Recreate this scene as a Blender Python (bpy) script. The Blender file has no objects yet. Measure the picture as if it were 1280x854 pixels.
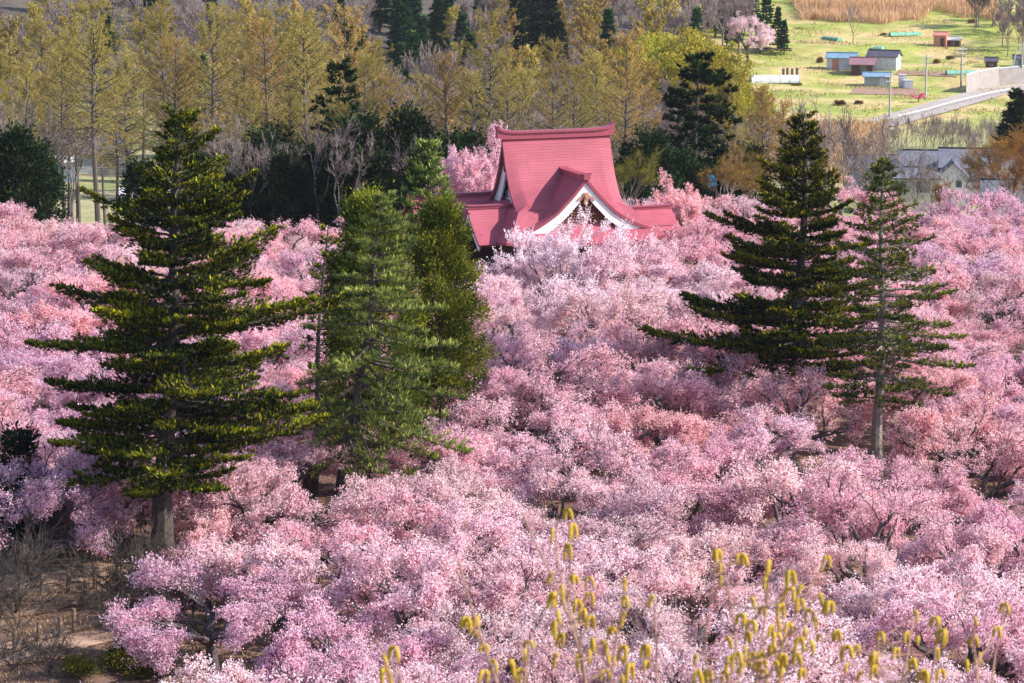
import bpy, math, random
import numpy as np
from mathutils import Vector, Matrix

SC = bpy.context.scene
COL = SC.collection
rad = math.radians

# ------------------------------------------------------------------ camera
F = 3555.0                                   # focal length in pixels of the 1280 px wide photograph
PITCH = 0.1785
CAM = np.array([0.0, 0.0, 32.0])
cd = bpy.data.cameras.new('camera')
cam = bpy.data.objects.new('camera', cd)
COL.objects.link(cam)
cam.location = CAM
cam.rotation_euler = (math.pi / 2 - PITCH, 0, 0)
cd.sensor_width = 36.0
cd.lens = 36.0 * F / 1280.0
cd.clip_start = 0.5
cd.clip_end = 6000
cd.dof.use_dof = True
cd.dof.focus_distance = 165
cd.dof.aperture_fstop = 7.5
SC.camera = cam

# ------------------------------------------------------------------ light
SUN_AZ = rad(98)                            # clockwise from the view direction (+Y)
SUN_EL = rad(35)
W = bpy.data.worlds.new('World')
SC.world = W
W.use_nodes = True
nt = W.node_tree
bg = nt.nodes['Background']
sky = nt.nodes.new('ShaderNodeTexSky')
sky.sky_type = 'NISHITA'
sky.sun_disc = False
sky.sun_elevation = SUN_EL
sky.sun_rotation = SUN_AZ
sky.dust_density = 1.0
nt.links.new(sky.outputs[0], bg.inputs[0])
bg.inputs[1].default_value = 0.15
sl = bpy.data.lights.new('sun', 'SUN')
sl.energy = 4.6
sl.angle = rad(0.5)
sl.color = (1.0, 0.93, 0.84)
so = bpy.data.objects.new('sun', sl)
COL.objects.link(so)
sd = Vector((math.sin(SUN_AZ) * math.cos(SUN_EL), math.cos(SUN_AZ) * math.cos(SUN_EL), math.sin(SUN_EL)))
so.rotation_euler = sd.to_track_quat('Z', 'Y').to_euler()
so.location = sd * 200
SC.view_settings.view_transform = 'Standard'
SC.view_settings.look = 'None'
SC.view_settings.gamma = 1
SC.view_settings.use_curve_mapping = False
SC.view_settings.exposure = 0.82
SC.cycles.max_bounces = 8
SC.cycles.diffuse_bounces = 4
SC.cycles.transmission_bounces = 6

# ------------------------------------------------------------------ rays of the photograph
cp, sp = math.cos(PITCH), math.sin(PITCH)


def ray(px, py, D):
    """world point seen at photo pixel (px, py) at ground distance D in front of the camera"""
    a, k = (px - 640) / F, -(py - 427) / F
    dy, dz = cp + k * sp, -sp + k * cp
    t = D / dy
    return np.array([a * t, D, CAM[2] + dz * t])


def pix(p):
    q = np.array([p[0], p[1], p[2] - CAM[2]])
    d = q[1] * cp - q[2] * sp
    u = q[1] * sp + q[2] * cp
    return 640 + F * q[0] / d, 427 - F * u / d


# ------------------------------------------------------------------ terrain
PY = [-40, 0, 40, 78, 90, 130, 200, 228, 243, 270, 300, 350, 400, 450, 500, 550, 600, 650, 700, 800, 1000, 1500, 3000]
PZ = [33, 30.3, 15.6, 1.2, 0, 0, -.6, -1, -2, -6, -11, -16, -17, -16.6, -15.2, -12.8, -9, -4, 3, 20, 60, 120, 160]


def smooth(a, b, x):
    t = np.clip((x - a) / (b - a), 0, 1)
    return t * t * (3 - 2 * t)


def terrain(x, y):
    x, y = np.asarray(x, float), np.asarray(y, float)
    z = (np.interp(y - 6, PY, PZ) + np.interp(y, PY, PZ) + np.interp(y + 6, PY, PZ)) / 3
    z = z + 0.25 * np.sin(x * .11 + 1) * np.sin(y * .09) * smooth(70, 110, y)
    # terraced banks of the farmed hillside
    st = 2.2
    q = z / st
    f = q - np.floor(q)
    zt = (np.floor(q) + smooth(.62, 1.0, f) * .8 + f * .2) * st
    z = z + (zt - z) * smooth(490, 530, y + x * .1) * smooth(28, 60, x) * .9
    # wooded slope
    z = z + smooth(470, 800, y) * np.clip(45 - x, 0, 160) * .28
    # low terraces beside the footpath
    left = smooth(-13, -17, x) * smooth(96, 100, y) * (1 - smooth(117, 124, y))
    z = z + left * 0.5 * np.floor((y - 96) / 5.5) * .35
    return z


def hit(px, py):
    lo, hi = 20.0, None
    for D in np.arange(60, 1400, 2.0):
        p = ray(px, py, D)
        if p[2] < terrain(p[0], p[1]):
            hi = D
            break
        lo = D
    for _ in range(20):
        m = (lo + hi) / 2
        p = ray(px, py, m)
        if p[2] < terrain(p[0], p[1]):
            hi = m
        else:
            lo = m
    p = ray(px, py, hi)
    return np.array([p[0], p[1], float(terrain(p[0], p[1]))])


def ground(px, D):
    p = ray(px, 400, D)
    return np.array([p[0], D, float(terrain(p[0], D))])


# ------------------------------------------------------------------ materials
def nodes(name):
    m = bpy.data.materials.new(name)
    m.use_nodes = True
    t = m.node_tree
    b = t.nodes['Principled BSDF']
    return m, t, b


def N(t, kind, **kw):
    n = t.nodes.new(kind)
    for k, v in kw.items():
        setattr(n, k, v)
    return n


def mat_plain(name, col, rough=.7, var=.25, scale=3.0, bump=0.0, metallic=0.0, detail=6):
    m, t, b = nodes(name)
    tc = N(t, 'ShaderNodeTexCoord')
    no = N(t, 'ShaderNodeTexNoise')
    no.inputs['Scale'].default_value = scale
    no.inputs['Detail'].default_value = detail
    t.links.new(tc.outputs['Object'], no.inputs['Vector'])
    r = N(t, 'ShaderNodeValToRGB')
    r.color_ramp.elements[0].position = .3
    r.color_ramp.elements[1].position = .7
    r.color_ramp.elements[0].color = tuple(c * (1 - var) for c in col) + (1,)
    r.color_ramp.elements[1].color = tuple(min(1, c * (1 + var)) for c in col) + (1,)
    t.links.new(no.outputs['Fac'], r.inputs['Fac'])
    t.links.new(r.outputs['Color'], b.inputs['Base Color'])
    b.inputs['Roughness'].default_value = rough
    b.inputs['Metallic'].default_value = metallic
    if bump:
        bp = N(t, 'ShaderNodeBump')
        bp.inputs['Strength'].default_value = bump
        bp.inputs['Distance'].default_value = .03
        t.links.new(no.outputs['Fac'], bp.inputs['Height'])
        t.links.new(bp.outputs['Normal'], b.inputs['Normal'])
    return m


def mat_leaf(name, stops, trans=.35, use_color=False, hue=.03, val=.35):
    """foliage: colour from the per-face 'tint', varied per object; part of the light passes through"""
    m, t, b = nodes(name)
    t.nodes.remove(b)
    out = t.nodes['Material Output']
    at = N(t, 'ShaderNodeAttribute', attribute_name='tint')
    r = N(t, 'ShaderNodeValToRGB')
    e = r.color_ramp.elements
    for i, (p, c) in enumerate(stops):
        if i < 2:
            e[i].position = p
            e[i].color = tuple(c) + (1,)
        else:
            x = e.new(p)
            x.color = tuple(c) + (1,)
    t.links.new(at.outputs['Fac'], r.inputs['Fac'])
    oi = N(t, 'ShaderNodeObjectInfo')
    hs = N(t, 'ShaderNodeHueSaturation')
    mr = N(t, 'ShaderNodeMapRange')
    mr.inputs['To Min'].default_value = .5 - hue
    mr.inputs['To Max'].default_value = .5 + hue
    mv = N(t, 'ShaderNodeMapRange')
    mv.inputs['To Min'].default_value = 1 - val
    mv.inputs['To Max'].default_value = 1 + val
    wn = N(t, 'ShaderNodeMath', operation='FRACT')
    mm = N(t, 'ShaderNodeMath', operation='MULTIPLY')
    mm.inputs[1].default_value = 7.31
    t.links.new(oi.outputs['Random'], mr.inputs['Value'])
    t.links.new(oi.outputs['Random'], mm.inputs[0])
    t.links.new(mm.outputs[0], wn.inputs[0])
    t.links.new(wn.outputs[0], mv.inputs['Value'])
    t.links.new(mr.outputs[0], hs.inputs['Hue'])
    t.links.new(mv.outputs[0], hs.inputs['Value'])
    t.links.new(r.outputs['Color'], hs.inputs['Color'])
    src = hs.outputs['Color']
    if use_color:
        mx = N(t, 'ShaderNodeMix', data_type='RGBA', blend_type='MULTIPLY')
        mx.inputs['Factor'].default_value = 1
        t.links.new(src, mx.inputs['A'])
        t.links.new(oi.outputs['Color'], mx.inputs['B'])
        src = mx.outputs['Result']
    d = N(t, 'ShaderNodeBsdfDiffuse')
    tr = N(t, 'ShaderNodeBsdfTranslucent')
    mix = N(t, 'ShaderNodeMixShader')
    mix.inputs[0].default_value = trans
    t.links.new(src, d.inputs['Color'])
    t.links.new(src, tr.inputs['Color'])
    t.links.new(d.outputs[0], mix.inputs[1])
    t.links.new(tr.outputs[0], mix.inputs[2])
    t.links.new(mix.outputs[0], out.inputs['Surface'])
    return m


M = {}
M['petal'] = mat_leaf('petal', [(0, (.34, .12, .12)), (.14, (.62, .26, .32)), (.35, (.87, .60, .66)), (1, (.96, .77, .815))], .42, True, .01, .05)
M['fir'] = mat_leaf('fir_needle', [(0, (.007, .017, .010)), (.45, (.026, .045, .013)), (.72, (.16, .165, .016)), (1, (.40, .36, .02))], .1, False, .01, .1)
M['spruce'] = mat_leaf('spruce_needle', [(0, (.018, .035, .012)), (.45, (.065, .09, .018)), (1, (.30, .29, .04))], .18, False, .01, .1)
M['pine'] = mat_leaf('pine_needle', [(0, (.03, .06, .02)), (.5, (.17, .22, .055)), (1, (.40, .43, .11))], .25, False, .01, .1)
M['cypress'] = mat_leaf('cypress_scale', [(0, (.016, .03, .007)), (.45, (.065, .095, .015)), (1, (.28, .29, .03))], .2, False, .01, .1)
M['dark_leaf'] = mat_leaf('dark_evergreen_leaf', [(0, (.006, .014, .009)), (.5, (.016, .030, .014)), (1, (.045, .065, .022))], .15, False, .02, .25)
M['larch'] = mat_leaf('larch_bud', [(0, (.22, .15, .05)), (.5, (.46, .35, .095)), (1, (.66, .57, .17))], .45, True, .008, .22)
M['far_conifer'] = mat_leaf('far_conifer_needle', [(0, (.015, .045, .025)), (.5, (.035, .085, .035)), (1, (.08, .13, .045))], .2, False, .02, .3)
M['bamboo'] = mat_leaf('bamboo_leaf', [(0, (.17, .16, .02)), (.5, (.33, .29, .04)), (1, (.50, .42, .07))], .4, False, .015, .2)
M['reed'] = mat_leaf('reed_blade', [(0, (.45, .28, .14)), (.5, (.62, .42, .24)), (1, (.75, .55, .36))], .3, False, .01, .15)
M['brush'] = mat_leaf('bush_twig_bud', [(0, (.13, .09, .05)), (.5, (.28, .19, .09)), (1, (.40, .28, .14))], .3, True, .02, .2)
M['moss'] = mat_leaf('low_leaf', [(0, (.05, .06, .012)), (.5, (.12, .13, .02)), (1, (.22, .22, .04))], .3, False, .02, .2)
M['bark'] = mat_plain('dark_bark', (.060, .045, .038), .9, .5, 9, .6)
M['cherry_bark'] = mat_plain('cherry_bark', (.08, .06, .062), .85, .5, 7, .5)
M['fir_bark'] = mat_plain('fir_bark', (.062, .05, .046), .9, .45, 6, .8)
M['grey_bark'] = mat_plain('grey_bark', (.21, .175, .155), .9, .35, 6, .4)
M['larch_bark'] = mat_plain('larch_bark', (.10, .08, .07), .9, .35, 6, .4)
M['bare_twig'] = mat_plain('bare_twig', (.23, .17, .165), .9, .3, 2, 0)
M['white_paint'] = mat_plain('white_paint', (.66, .66, .70), .55, .03, 2)
M['dark_wood'] = mat_plain('dark_stained_timber', (.075, .035, .026), .7, .3, 6)
M['plaster'] = mat_plain('cream_plaster', (.44, .40, .34), .85, .06, 1.5)
M['white_wall'] = mat_plain('white_wall', (.58, .58, .60), .8, .14, 1.5)
M['grey_wall'] = mat_plain('grey_board_wall', (.34, .36, .38), .8, .12, 2)
M['concrete'] = mat_plain('pale_concrete', (.27, .235, .225), .9, .12, .8)
M['pole'] = mat_plain('pole_concrete', (.40, .38, .36), .8, .1, 2)
M['steel'] = mat_plain('painted_steel', (.55, .55, .55), .5, .08, 2)
M['blue_sheet'] = mat_plain('blue_sheet', (.03, .18, .55), .5, .1, 2)
M['blue_roof'] = mat_plain('pale_blue_sheet_roof', (.20, .31, .43), .4, .15, 1)
M['mauve_roof'] = mat_plain('mauve_sheet_roof', (.28, .15, .17), .6, .1, 1)
M['navy_roof'] = mat_plain('dark_slate_roof', (.09, .08, .11), .6, .15, 1)
M['red_shed'] = mat_plain('faded_red_board', (.55, .22, .17), .8, .12, 2)
M['net'] = mat_plain('green_net', (.16, .40, .28), .7, .12, 2)
M['asphalt'] = mat_plain('worn_asphalt', (.36, .31, .285), .9, .12, .5)
M['white_line'] = mat_plain('road_paint', (.8, .78, .75), .7, .05, 2)
M['post_wood'] = mat_plain('weathered_post', (.17, .11, .075), .9, .3, 9, .4)
M['stem'] = mat_plain('catkin_shrub_stem', (.32, .18, .13), .8, .2, 12, .2)
M['stone'] = mat_plain('dark_stone', (.10, .10, .11), .6, .2, 4)

# glass
m, t, b = nodes('window_glass')
b.inputs['Base Color'].default_value = (.05, .075, .10, 1)
b.inputs['Roughness'].default_value = .08
M['glass'] = m

# catkin
m, t, b = nodes('catkin_flower')
tc = N(t, 'ShaderNodeTexCoord')
vo = N(t, 'ShaderNodeTexVoronoi')
vo.inputs['Scale'].default_value = 260
r = N(t, 'ShaderNodeValToRGB')
r.color_ramp.elements[0].color = (.78, .57, .05, 1)
r.color_ramp.elements[1].color = (.44, .25, .02, 1)
r.color_ramp.elements[1].position = .8
t.links.new(tc.outputs['Object'], vo.inputs['Vector'])
t.links.new(vo.outputs['Distance'], r.inputs['Fac'])
t.links.new(r.outputs['Color'], b.inputs['Base Color'])
bp = N(t, 'ShaderNodeBump')
bp.inputs['Strength'].default_value = .8
bp.inputs['Distance'].default_value = .004
t.links.new(vo.outputs['Distance'], bp.inputs['Height'])
t.links.new(bp.outputs['Normal'], b.inputs['Normal'])
b.inputs['Roughness'].default_value = .8
M['catkin'] = m


def mat_rows(name, col, mortar, bw, rh, rough, bump=.4, var=.12):
    """sheet or tile roofing in courses, laid out along the slope by UV in metres"""
    m, t, b = nodes(name)
    uv = N(t, 'ShaderNodeUVMap')
    br = N(t, 'ShaderNodeTexBrick')
    br.inputs['Scale'].default_value = 1
    br.inputs['Brick Width'].default_value = bw
    br.inputs['Row Height'].default_value = rh
    br.inputs['Mortar Size'].default_value = .022
    br.inputs['Mortar Smooth'].default_value = .6
    br.inputs['Color1'].default_value = tuple(col) + (1,)
    br.inputs['Color2'].default_value = tuple(c * (1 - var) for c in col) + (1,)
    br.inputs['Mortar'].default_value = tuple(mortar) + (1,)
    t.links.new(uv.outputs[0], br.inputs['Vector'])
    no = N(t, 'ShaderNodeTexNoise')
    no.inputs['Scale'].default_value = .7
    no.inputs['Detail'].default_value = 8
    tc = N(t, 'ShaderNodeTexCoord')
    t.links.new(tc.outputs['Object'], no.inputs['Vector'])
    mr = N(t, 'ShaderNodeMapRange')
    mr.inputs['To Min'].default_value = .70
    mr.inputs['To Max'].default_value = 1.25
    t.links.new(no.outputs['Fac'], mr.inputs['Value'])
    hs = N(t, 'ShaderNodeHueSaturation')
    t.links.new(br.outputs['Color'], hs.inputs['Color'])
    t.links.new(mr.outputs[0], hs.inputs['Value'])
    t.links.new(hs.outputs[0], b.inputs['Base Color'])
    b.inputs['Roughness'].default_value = rough
    b.inputs['Specular IOR Level'].default_value = .25
    bp = N(t, 'ShaderNodeBump')
    bp.inputs['Strength'].default_value = bump
    bp.inputs['Distance'].default_value = .03
    bp.invert = True
    t.links.new(br.outputs['Fac'], bp.inputs['Height'])
    t.links.new(bp.outputs['Normal'], b.inputs['Normal'])
    return m


M['red_roof'] = mat_rows('rose_red_sheet_roof', (.375, .088, .125), (.26, .055, .083), 2.4, .21, .62, .3, .07)
M['red_trim'] = mat_plain('rose_red_ridge_sheet', (.28, .052, .085), .5, .08, 1.2)
M['grey_tile'] = mat_rows('grey_clay_tile', (.22, .23, .29), (.07, .07, .085), .3, .27, .45, .8, .3)


# ground: base colour per zone from a vertex colour, broken up by noise of several sizes
def mat_ground(name):
    m, t, b = nodes(name)
    at = N(t, 'ShaderNodeAttribute', attribute_name='zone')
    tc = N(t, 'ShaderNodeTexCoord')
    outs = []
    for sc_, de in ((.085, 7), (.5, 8), (4.0, 6)):
        no = N(t, 'ShaderNodeTexNoise')
        no.inputs['Scale'].default_value = sc_
        no.inputs['Detail'].default_value = de
        t.links.new(tc.outputs['Object'], no.inputs['Vector'])
        outs.append(no)
    mx = N(t, 'ShaderNodeMix', data_type='RGBA', blend_type='MIX')
    r = N(t, 'ShaderNodeValToRGB')
    r.color_ramp.elements[0].position = .44
    r.color_ramp.elements[1].position = .58
    r.color_ramp.elements[0].color = (0, 0, 0, 1)
    r.color_ramp.elements[1].color = (.75, .75, .75, 1)
    t.links.new(outs[0].outputs['Fac'], r.inputs['Fac'])
    t.links.new(r.outputs['Color'], mx.inputs['Factor'])
    t.links.new(at.outputs['Color'], mx.inputs['A'])
    at2 = N(t, 'ShaderNodeAttribute', attribute_name='zone2')
    t.links.new(at2.outputs['Color'], mx.inputs['B'])
    v = N(t, 'ShaderNodeMapRange')
    v.inputs['From Min'].default_value = .25
    v.inputs['From Max'].default_value = .75
    v.inputs['To Min'].default_value = .45
    v.inputs['To Max'].default_value = 1.5
    ad = N(t, 'ShaderNodeMath', operation='ADD')
    t.links.new(outs[1].outputs['Fac'], ad.inputs[0])
    t.links.new(outs[2].outputs['Fac'], ad.inputs[1])
    hf = N(t, 'ShaderNodeMath', operation='MULTIPLY')
    hf.inputs[1].default_value = .5
    t.links.new(ad.outputs[0], hf.inputs[0])
    t.links.new(hf.outputs[0], v.inputs['Value'])
    hs = N(t, 'ShaderNodeHueSaturation')
    t.links.new(mx.outputs['Result'], hs.inputs['Color'])
    t.links.new(v.outputs[0], hs.inputs['Value'])
    t.links.new(hs.outputs[0], b.inputs['Base Color'])
    b.inputs['Roughness'].default_value = .95
    bp = N(t, 'ShaderNodeBump')
    bp.inputs['Strength'].default_value = .7
    bp.inputs['Distance'].default_value = .15
    t.links.new(hf.outputs[0], bp.inputs['Height'])
    t.links.new(bp.outputs['Normal'], b.inputs['Normal'])
    return m


M['ground'] = mat_ground('earth_and_grass')


# ------------------------------------------------------------------ mesh helpers
class MB:
    """collects polygons for ONE mesh object"""

    def __init__(s):
        s.v, s.f, s.k, s.t, s.uv, s.n = [], [], [], [], [], 0

    def add(s, V, Fc, tint=None, uv=None):
        V = np.asarray(V, np.float32).reshape(-1, 3)
        Fc = np.asarray(Fc, np.int64)
        s.v.append(V)
        s.f.append((Fc + s.n).reshape(-1))
        s.k.append(np.full(len(Fc), Fc.shape[1], np.int32))
        s.t.append(np.full(len(Fc), .5, np.float32) if tint is None else np.asarray(tint, np.float32))
        s.uv.append(np.zeros((Fc.size, 2), np.float32) if uv is None else np.asarray(uv, np.float32).reshape(-1, 2))
        s.n += len(V)

    def mesh(s, name, mat, smooth_=False):
        me = bpy.data.meshes.new(name)
        V = np.concatenate(s.v)
        L = np.concatenate(s.f).astype(np.int32)
        K = np.concatenate(s.k)
        me.vertices.add(len(V))
        me.vertices.foreach_set('co', V.reshape(-1))
        me.loops.add(len(L))
        me.loops.foreach_set('vertex_index', L)
        me.polygons.add(len(K))
        st = np.concatenate([[0], np.cumsum(K)[:-1]]).astype(np.int32)
        me.polygons.foreach_set('loop_start', st)
        me.polygons.foreach_set('loop_total', K)
        a = me.attributes.new('tint', 'FLOAT', 'FACE')
        a.data.foreach_set('value', np.concatenate(s.t))
        uvl = me.uv_layers.new(name='UVMap')
        uvl.data.foreach_set('uv', np.concatenate(s.uv).reshape(-1))
        me.polygons.foreach_set('use_smooth', np.full(len(K), bool(smooth_)))
        me.materials.append(mat)
        me.update(calc_edges=True)
        me.validate()
        return me

    def build(s, name, mat, parent=None, smooth_=False):
        return link(name, s.mesh(name, mat, smooth_), parent)

    # --- shapes
    def box(s, c, size, rot=None):
        x, y, z = [q / 2 for q in size]
        V = np.array([[i, j, k] for k in (-z, z) for j in (-y, y) for i in (-x, x)], float)
        if rot is not None:
            V = V @ np.asarray(rot).T
        s.add(V + np.asarray(c), [[0, 2, 3, 1], [4, 5, 7, 6], [0, 1, 5, 4], [2, 6, 7, 3], [0, 4, 6, 2], [1, 3, 7, 5]])

    def poly(s, V, tint=None):
        s.add(V, [list(range(len(V)))], tint)

    def prism(s, P, d):
        """closed prism: outline P (n x 3) pushed along vector d"""
        P = np.asarray(P, float)
        n = len(P)
        V = np.concatenate([P, P + np.asarray(d)])
        s.add(V, [list(range(n))[::-1]])
        s.f[-1]
        s.add(V, [[n + i for i in range(n)]])
        s.add(V, [[i, (i + 1) % n, n + (i + 1) % n, n + i] for i in range(n)])

    def segs(s, p0, p1, r0, r1, sides=5, tint=None):
        """a tapered prism for every segment"""
        p0, p1 = np.asarray(p0, float), np.asarray(p1, float)
        n = len(p0)
        if n == 0:
            return
        d = p1 - p0
        d = d / np.maximum(np.linalg.norm(d, axis=1, keepdims=True), 1e-6)
        h = np.where(np.abs(d[:, 2:3]) > .9, np.array([[1.0, 0, 0]]), np.array([[0, 0, 1.0]]))
        a = np.cross(d, h)
        a /= np.linalg.norm(a, axis=1, keepdims=True)
        b = np.cross(d, a)
        th = np.arange(sides) * 2 * math.pi / sides
        ring = a[:, None, :] * np.cos(th)[None, :, None] + b[:, None, :] * np.sin(th)[None, :, None]
        V = np.concatenate([p0[:, None, :] + ring * np.asarray(r0).reshape(-1, 1, 1), p1[:, None, :] + ring * np.asarray(r1).reshape(-1, 1, 1)], axis=1).reshape(-1, 3)
        base = (np.arange(n) * 2 * sides)[:, None, None]
        i = np.arange(sides)
        f = np.stack([i, (i + 1) % sides, sides + (i + 1) % sides, sides + i], axis=1)[None]
        s.add(V, (base + f).reshape(-1, 4))

    def tube(s, pts, radii, sides=8, caps=True):
        """one continuous tube through pts"""
        pts = np.asarray(pts, float)
        n = len(pts)
        radii = np.broadcast_to(np.asarray(radii, float), (n,))
        d = np.gradient(pts, axis=0)
        d /= np.maximum(np.linalg.norm(d, axis=1, keepdims=True), 1e-9)
        ref = np.array([1.0, 0, 0]) if abs(d[0][0]) < .8 else np.array([0, 1.0, 0])
        V = []
        th = np.arange(sides) * 2 * math.pi / sides
        for k in range(n):
            a = np.cross(d[k], ref)
            a /= np.linalg.norm(a)
            b = np.cross(d[k], a)
            V.append(pts[k] + radii[k] * (np.cos(th)[:, None] * a + np.sin(th)[:, None] * b))
        V = np.concatenate(V)
        fs = [[k * sides + i, k * sides + (i + 1) % sides, (k + 1) * sides + (i + 1) % sides, (k + 1) * sides + i] for k in range(n - 1) for i in range(sides)]
        s.add(V, fs)
        if caps:
            s.add(V, [list(range(sides))[::-1]])
            s.add(V, [[(n - 1) * sides + i for i in range(sides)]])

    def leaves(s, c, a, b, tint):
        """rhombic leaves: centre c, half axis a (long), half axis b (short)"""
        n = len(c)
        V = np.stack([c - a, c - b, c + a, c + b], axis=1).reshape(-1, 3)
        s.add(V, np.arange(n * 4).reshape(n, 4), tint)


def link(name, me, parent=None):
    o = bpy.data.objects.new(name, me)
    COL.objects.link(o)
    if parent is not None:
        o.parent = parent
    return o


def thing(name, cat, loc=(0, 0, 0), rz=0.0, label=None, group=None, scale=1.0):
    o = bpy.data.objects.new(name, None)
    COL.objects.link(o)
    o.location = tuple(float(q) for q in loc)
    o.rotation_euler = (0, 0, rz)
    o.scale = (scale,) * 3 if np.isscalar(scale) else scale
    o.empty_display_size = .5
    tag(o, label, cat, group)
    return o


def tag(o, label=None, cat=None, group=None, kind=None):
    if label:
        o['label'] = label
    if cat:
        o['category'] = cat
    if group:
        o['group'] = group
    if kind:
        o['kind'] = kind
    return o


def copy_tree(o, parent=None):
    c = o.copy()
    COL.objects.link(c)
    c.parent = parent
    for ch in list(o.children):
        if ch.name in COL.objects:
            copy_tree(ch, c)
    return c


def unit(v):
    return v / np.maximum(np.linalg.norm(v, axis=-1, keepdims=True), 1e-9)


# ------------------------------------------------------------------ plant shapes
def grow(rng, tips, levels, decay, kids, spread, up, out=0.0, rdec=.66, wig=.18):
    """branching skeleton. tips: pos, dir, length, radius. Returns segments by level."""
    P, Dn, L, R = tips
    res = []
    for lv in range(levels):
        n = len(P)
        d1 = unit(Dn + rng.normal(0, wig, (n, 3)))
        mid = P + d1 * (L * .5)[:, None]
        d2 = unit(Dn + rng.normal(0, wig, (n, 3)) + np.array([0, 0, up * .5]))
        end = mid + d2 * (L * .5)[:, None]
        rm, re = R * .85, R * .72
        res.append((np.concatenate([P, mid]), np.concatenate([mid, end]), np.concatenate([R, rm]), np.concatenate([rm, re])))
        if lv == levels - 1:
            break
        k = rng.choice(list(kids.keys()), size=n, p=list(kids.values()))
        idx = np.repeat(np.arange(n), k)
        off = np.concatenate([np.arange(q) for q in k])
        base = end[idx].copy()
        side = (off > 1)
        base[side] = mid[idx][side]
        rd = rng.normal(0, 1, (len(idx), 3))
        rd -= (rd * d2[idx]).sum(1, keepdims=True) * d2[idx]
        rd = unit(rd)
        sp_ = spread * rng.uniform(.5, 1.25, len(idx))
        o = base * np.array([1, 1, 0])
        o = unit(o) * out
        Dn = unit(d2[idx] + rd * sp_[:, None] + np.array([0, 0, up]) + o)
        L = L[idx] * decay * rng.uniform(.75, 1.2, len(idx))
        R = re[idx] * np.where(off == 0, .9, rdec) * rng.uniform(.85, 1.05, len(idx))
        P = base
    return res


def cherry(seed, H, Rr, nflow=46, fs=.05, spray=0.0):
    rng = np.random.default_rng(seed)
    tb, cb = MB(), MB()
    hb = rng.uniform(.9, 1.5)
    lean = rng.normal(0, .18, 2)
    top = np.array([lean[0], lean[1], hb])
    tb.tube([[0, 0, -.4], [0, 0, 0], top * [.4, .4, .5], top], [.34, .27, .22, .2], 7)
    n0 = rng.integers(5, 7)
    az = np.arange(n0) * 2 * math.pi / n0 + rng.normal(0, .25, n0)
    el = rng.uniform(.45, 1.0, n0)
    el[0] = 1.3
    D0 = np.stack([np.cos(az) * np.cos(el), np.sin(az) * np.cos(el), np.sin(el)], 1)
    lv = grow(rng, (np.repeat(top[None], n0, 0), D0, np.full(n0, 1.75), np.full(n0, .15)), 6, .80, {2: .6, 3: .4}, .66, .05, .16, .72)
    allp = np.concatenate([q[1] for q in lv])
    s_xy = Rr / np.percentile(np.hypot(allp[:, 0], allp[:, 1]), 97)
    s_z = (H - hb) / (np.percentile(allp[:, 2], 99) - hb)
    sc = np.array([s_xy, s_xy, s_z])

    def tr(p):
        q = p - top
        q = q * sc
        # keep the lowest twigs off the ground
        q[:, 2] = np.where(q[:, 2] < 0, q[:, 2] * .4, q[:, 2])
        return q + top
    C, T = [], []
    for i, (p0, p1, r0, r1) in enumerate(lv):
        p0, p1 = tr(p0), tr(p1)
        tb.segs(p0, p1 + (p1 - p0) * .04, np.maximum(r0 * 1.2, .019), np.maximum(r1 * 1.2, .014), 6 if i < 2 else (4 if i < 4 else 3))
        if i >= 3:
            w = {3: .06, 4: .5, 5: 1.1}[i]
            n = len(p0)
            # clusters strung along the twig
            m = max(1, int(nflow * w / 2 / 6))
            t_ = rng.uniform(0, 1.12, (n, m))
            c = p0[:, None] + (p1 - p0)[:, None] * t_[..., None]
            c = c.reshape(-1, 3) + rng.normal(0, .13, (n * m, 3)) * np.array([1.15, 1.15, .8])
            ct = rng.normal(0, .14, n * m)
            k = 6
            cc = np.repeat(c, k, 0) + rng.normal(0, .065, (n * m * k, 3))
            C.append(cc)
            T.append(np.repeat(ct, k) + np.repeat(np.repeat(rng.normal(0, .1, n), m), k))
            if spray and i == 5:
                up_ = unit((p1 - p0) + np.array([0, 0, .5]))
                t_ = rng.uniform(0, 1, (n, 14))
                c = p1[:, None] + up_[:, None] * (t_ * spray)[..., None]
                C.append(c.reshape(-1, 3) + rng.normal(0, .045, (n * 14, 3)))
                T.append(np.full(n * 14, .2))
    C, T = np.concatenate(C), np.concatenate(T)
    n = len(C)
    a = unit(rng.normal(0, 1, (n, 3)))
    b = unit(np.cross(a, rng.normal(0, 1, (n, 3))))
    s_ = fs * rng.uniform(.7, 1.4, n)[:, None]
    tint = np.clip(.66 + T + rng.normal(0, .15, n), 0, 1)
    bud = rng.random(n) < .08
    tint[bud] = rng.uniform(0, .2, bud.sum())
    cb.leaves(C, a * s_, b * s_ * .85, tint)
    return tb.mesh('trunk', M['cherry_bark']), cb.mesh('crown', M['petal'])


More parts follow.
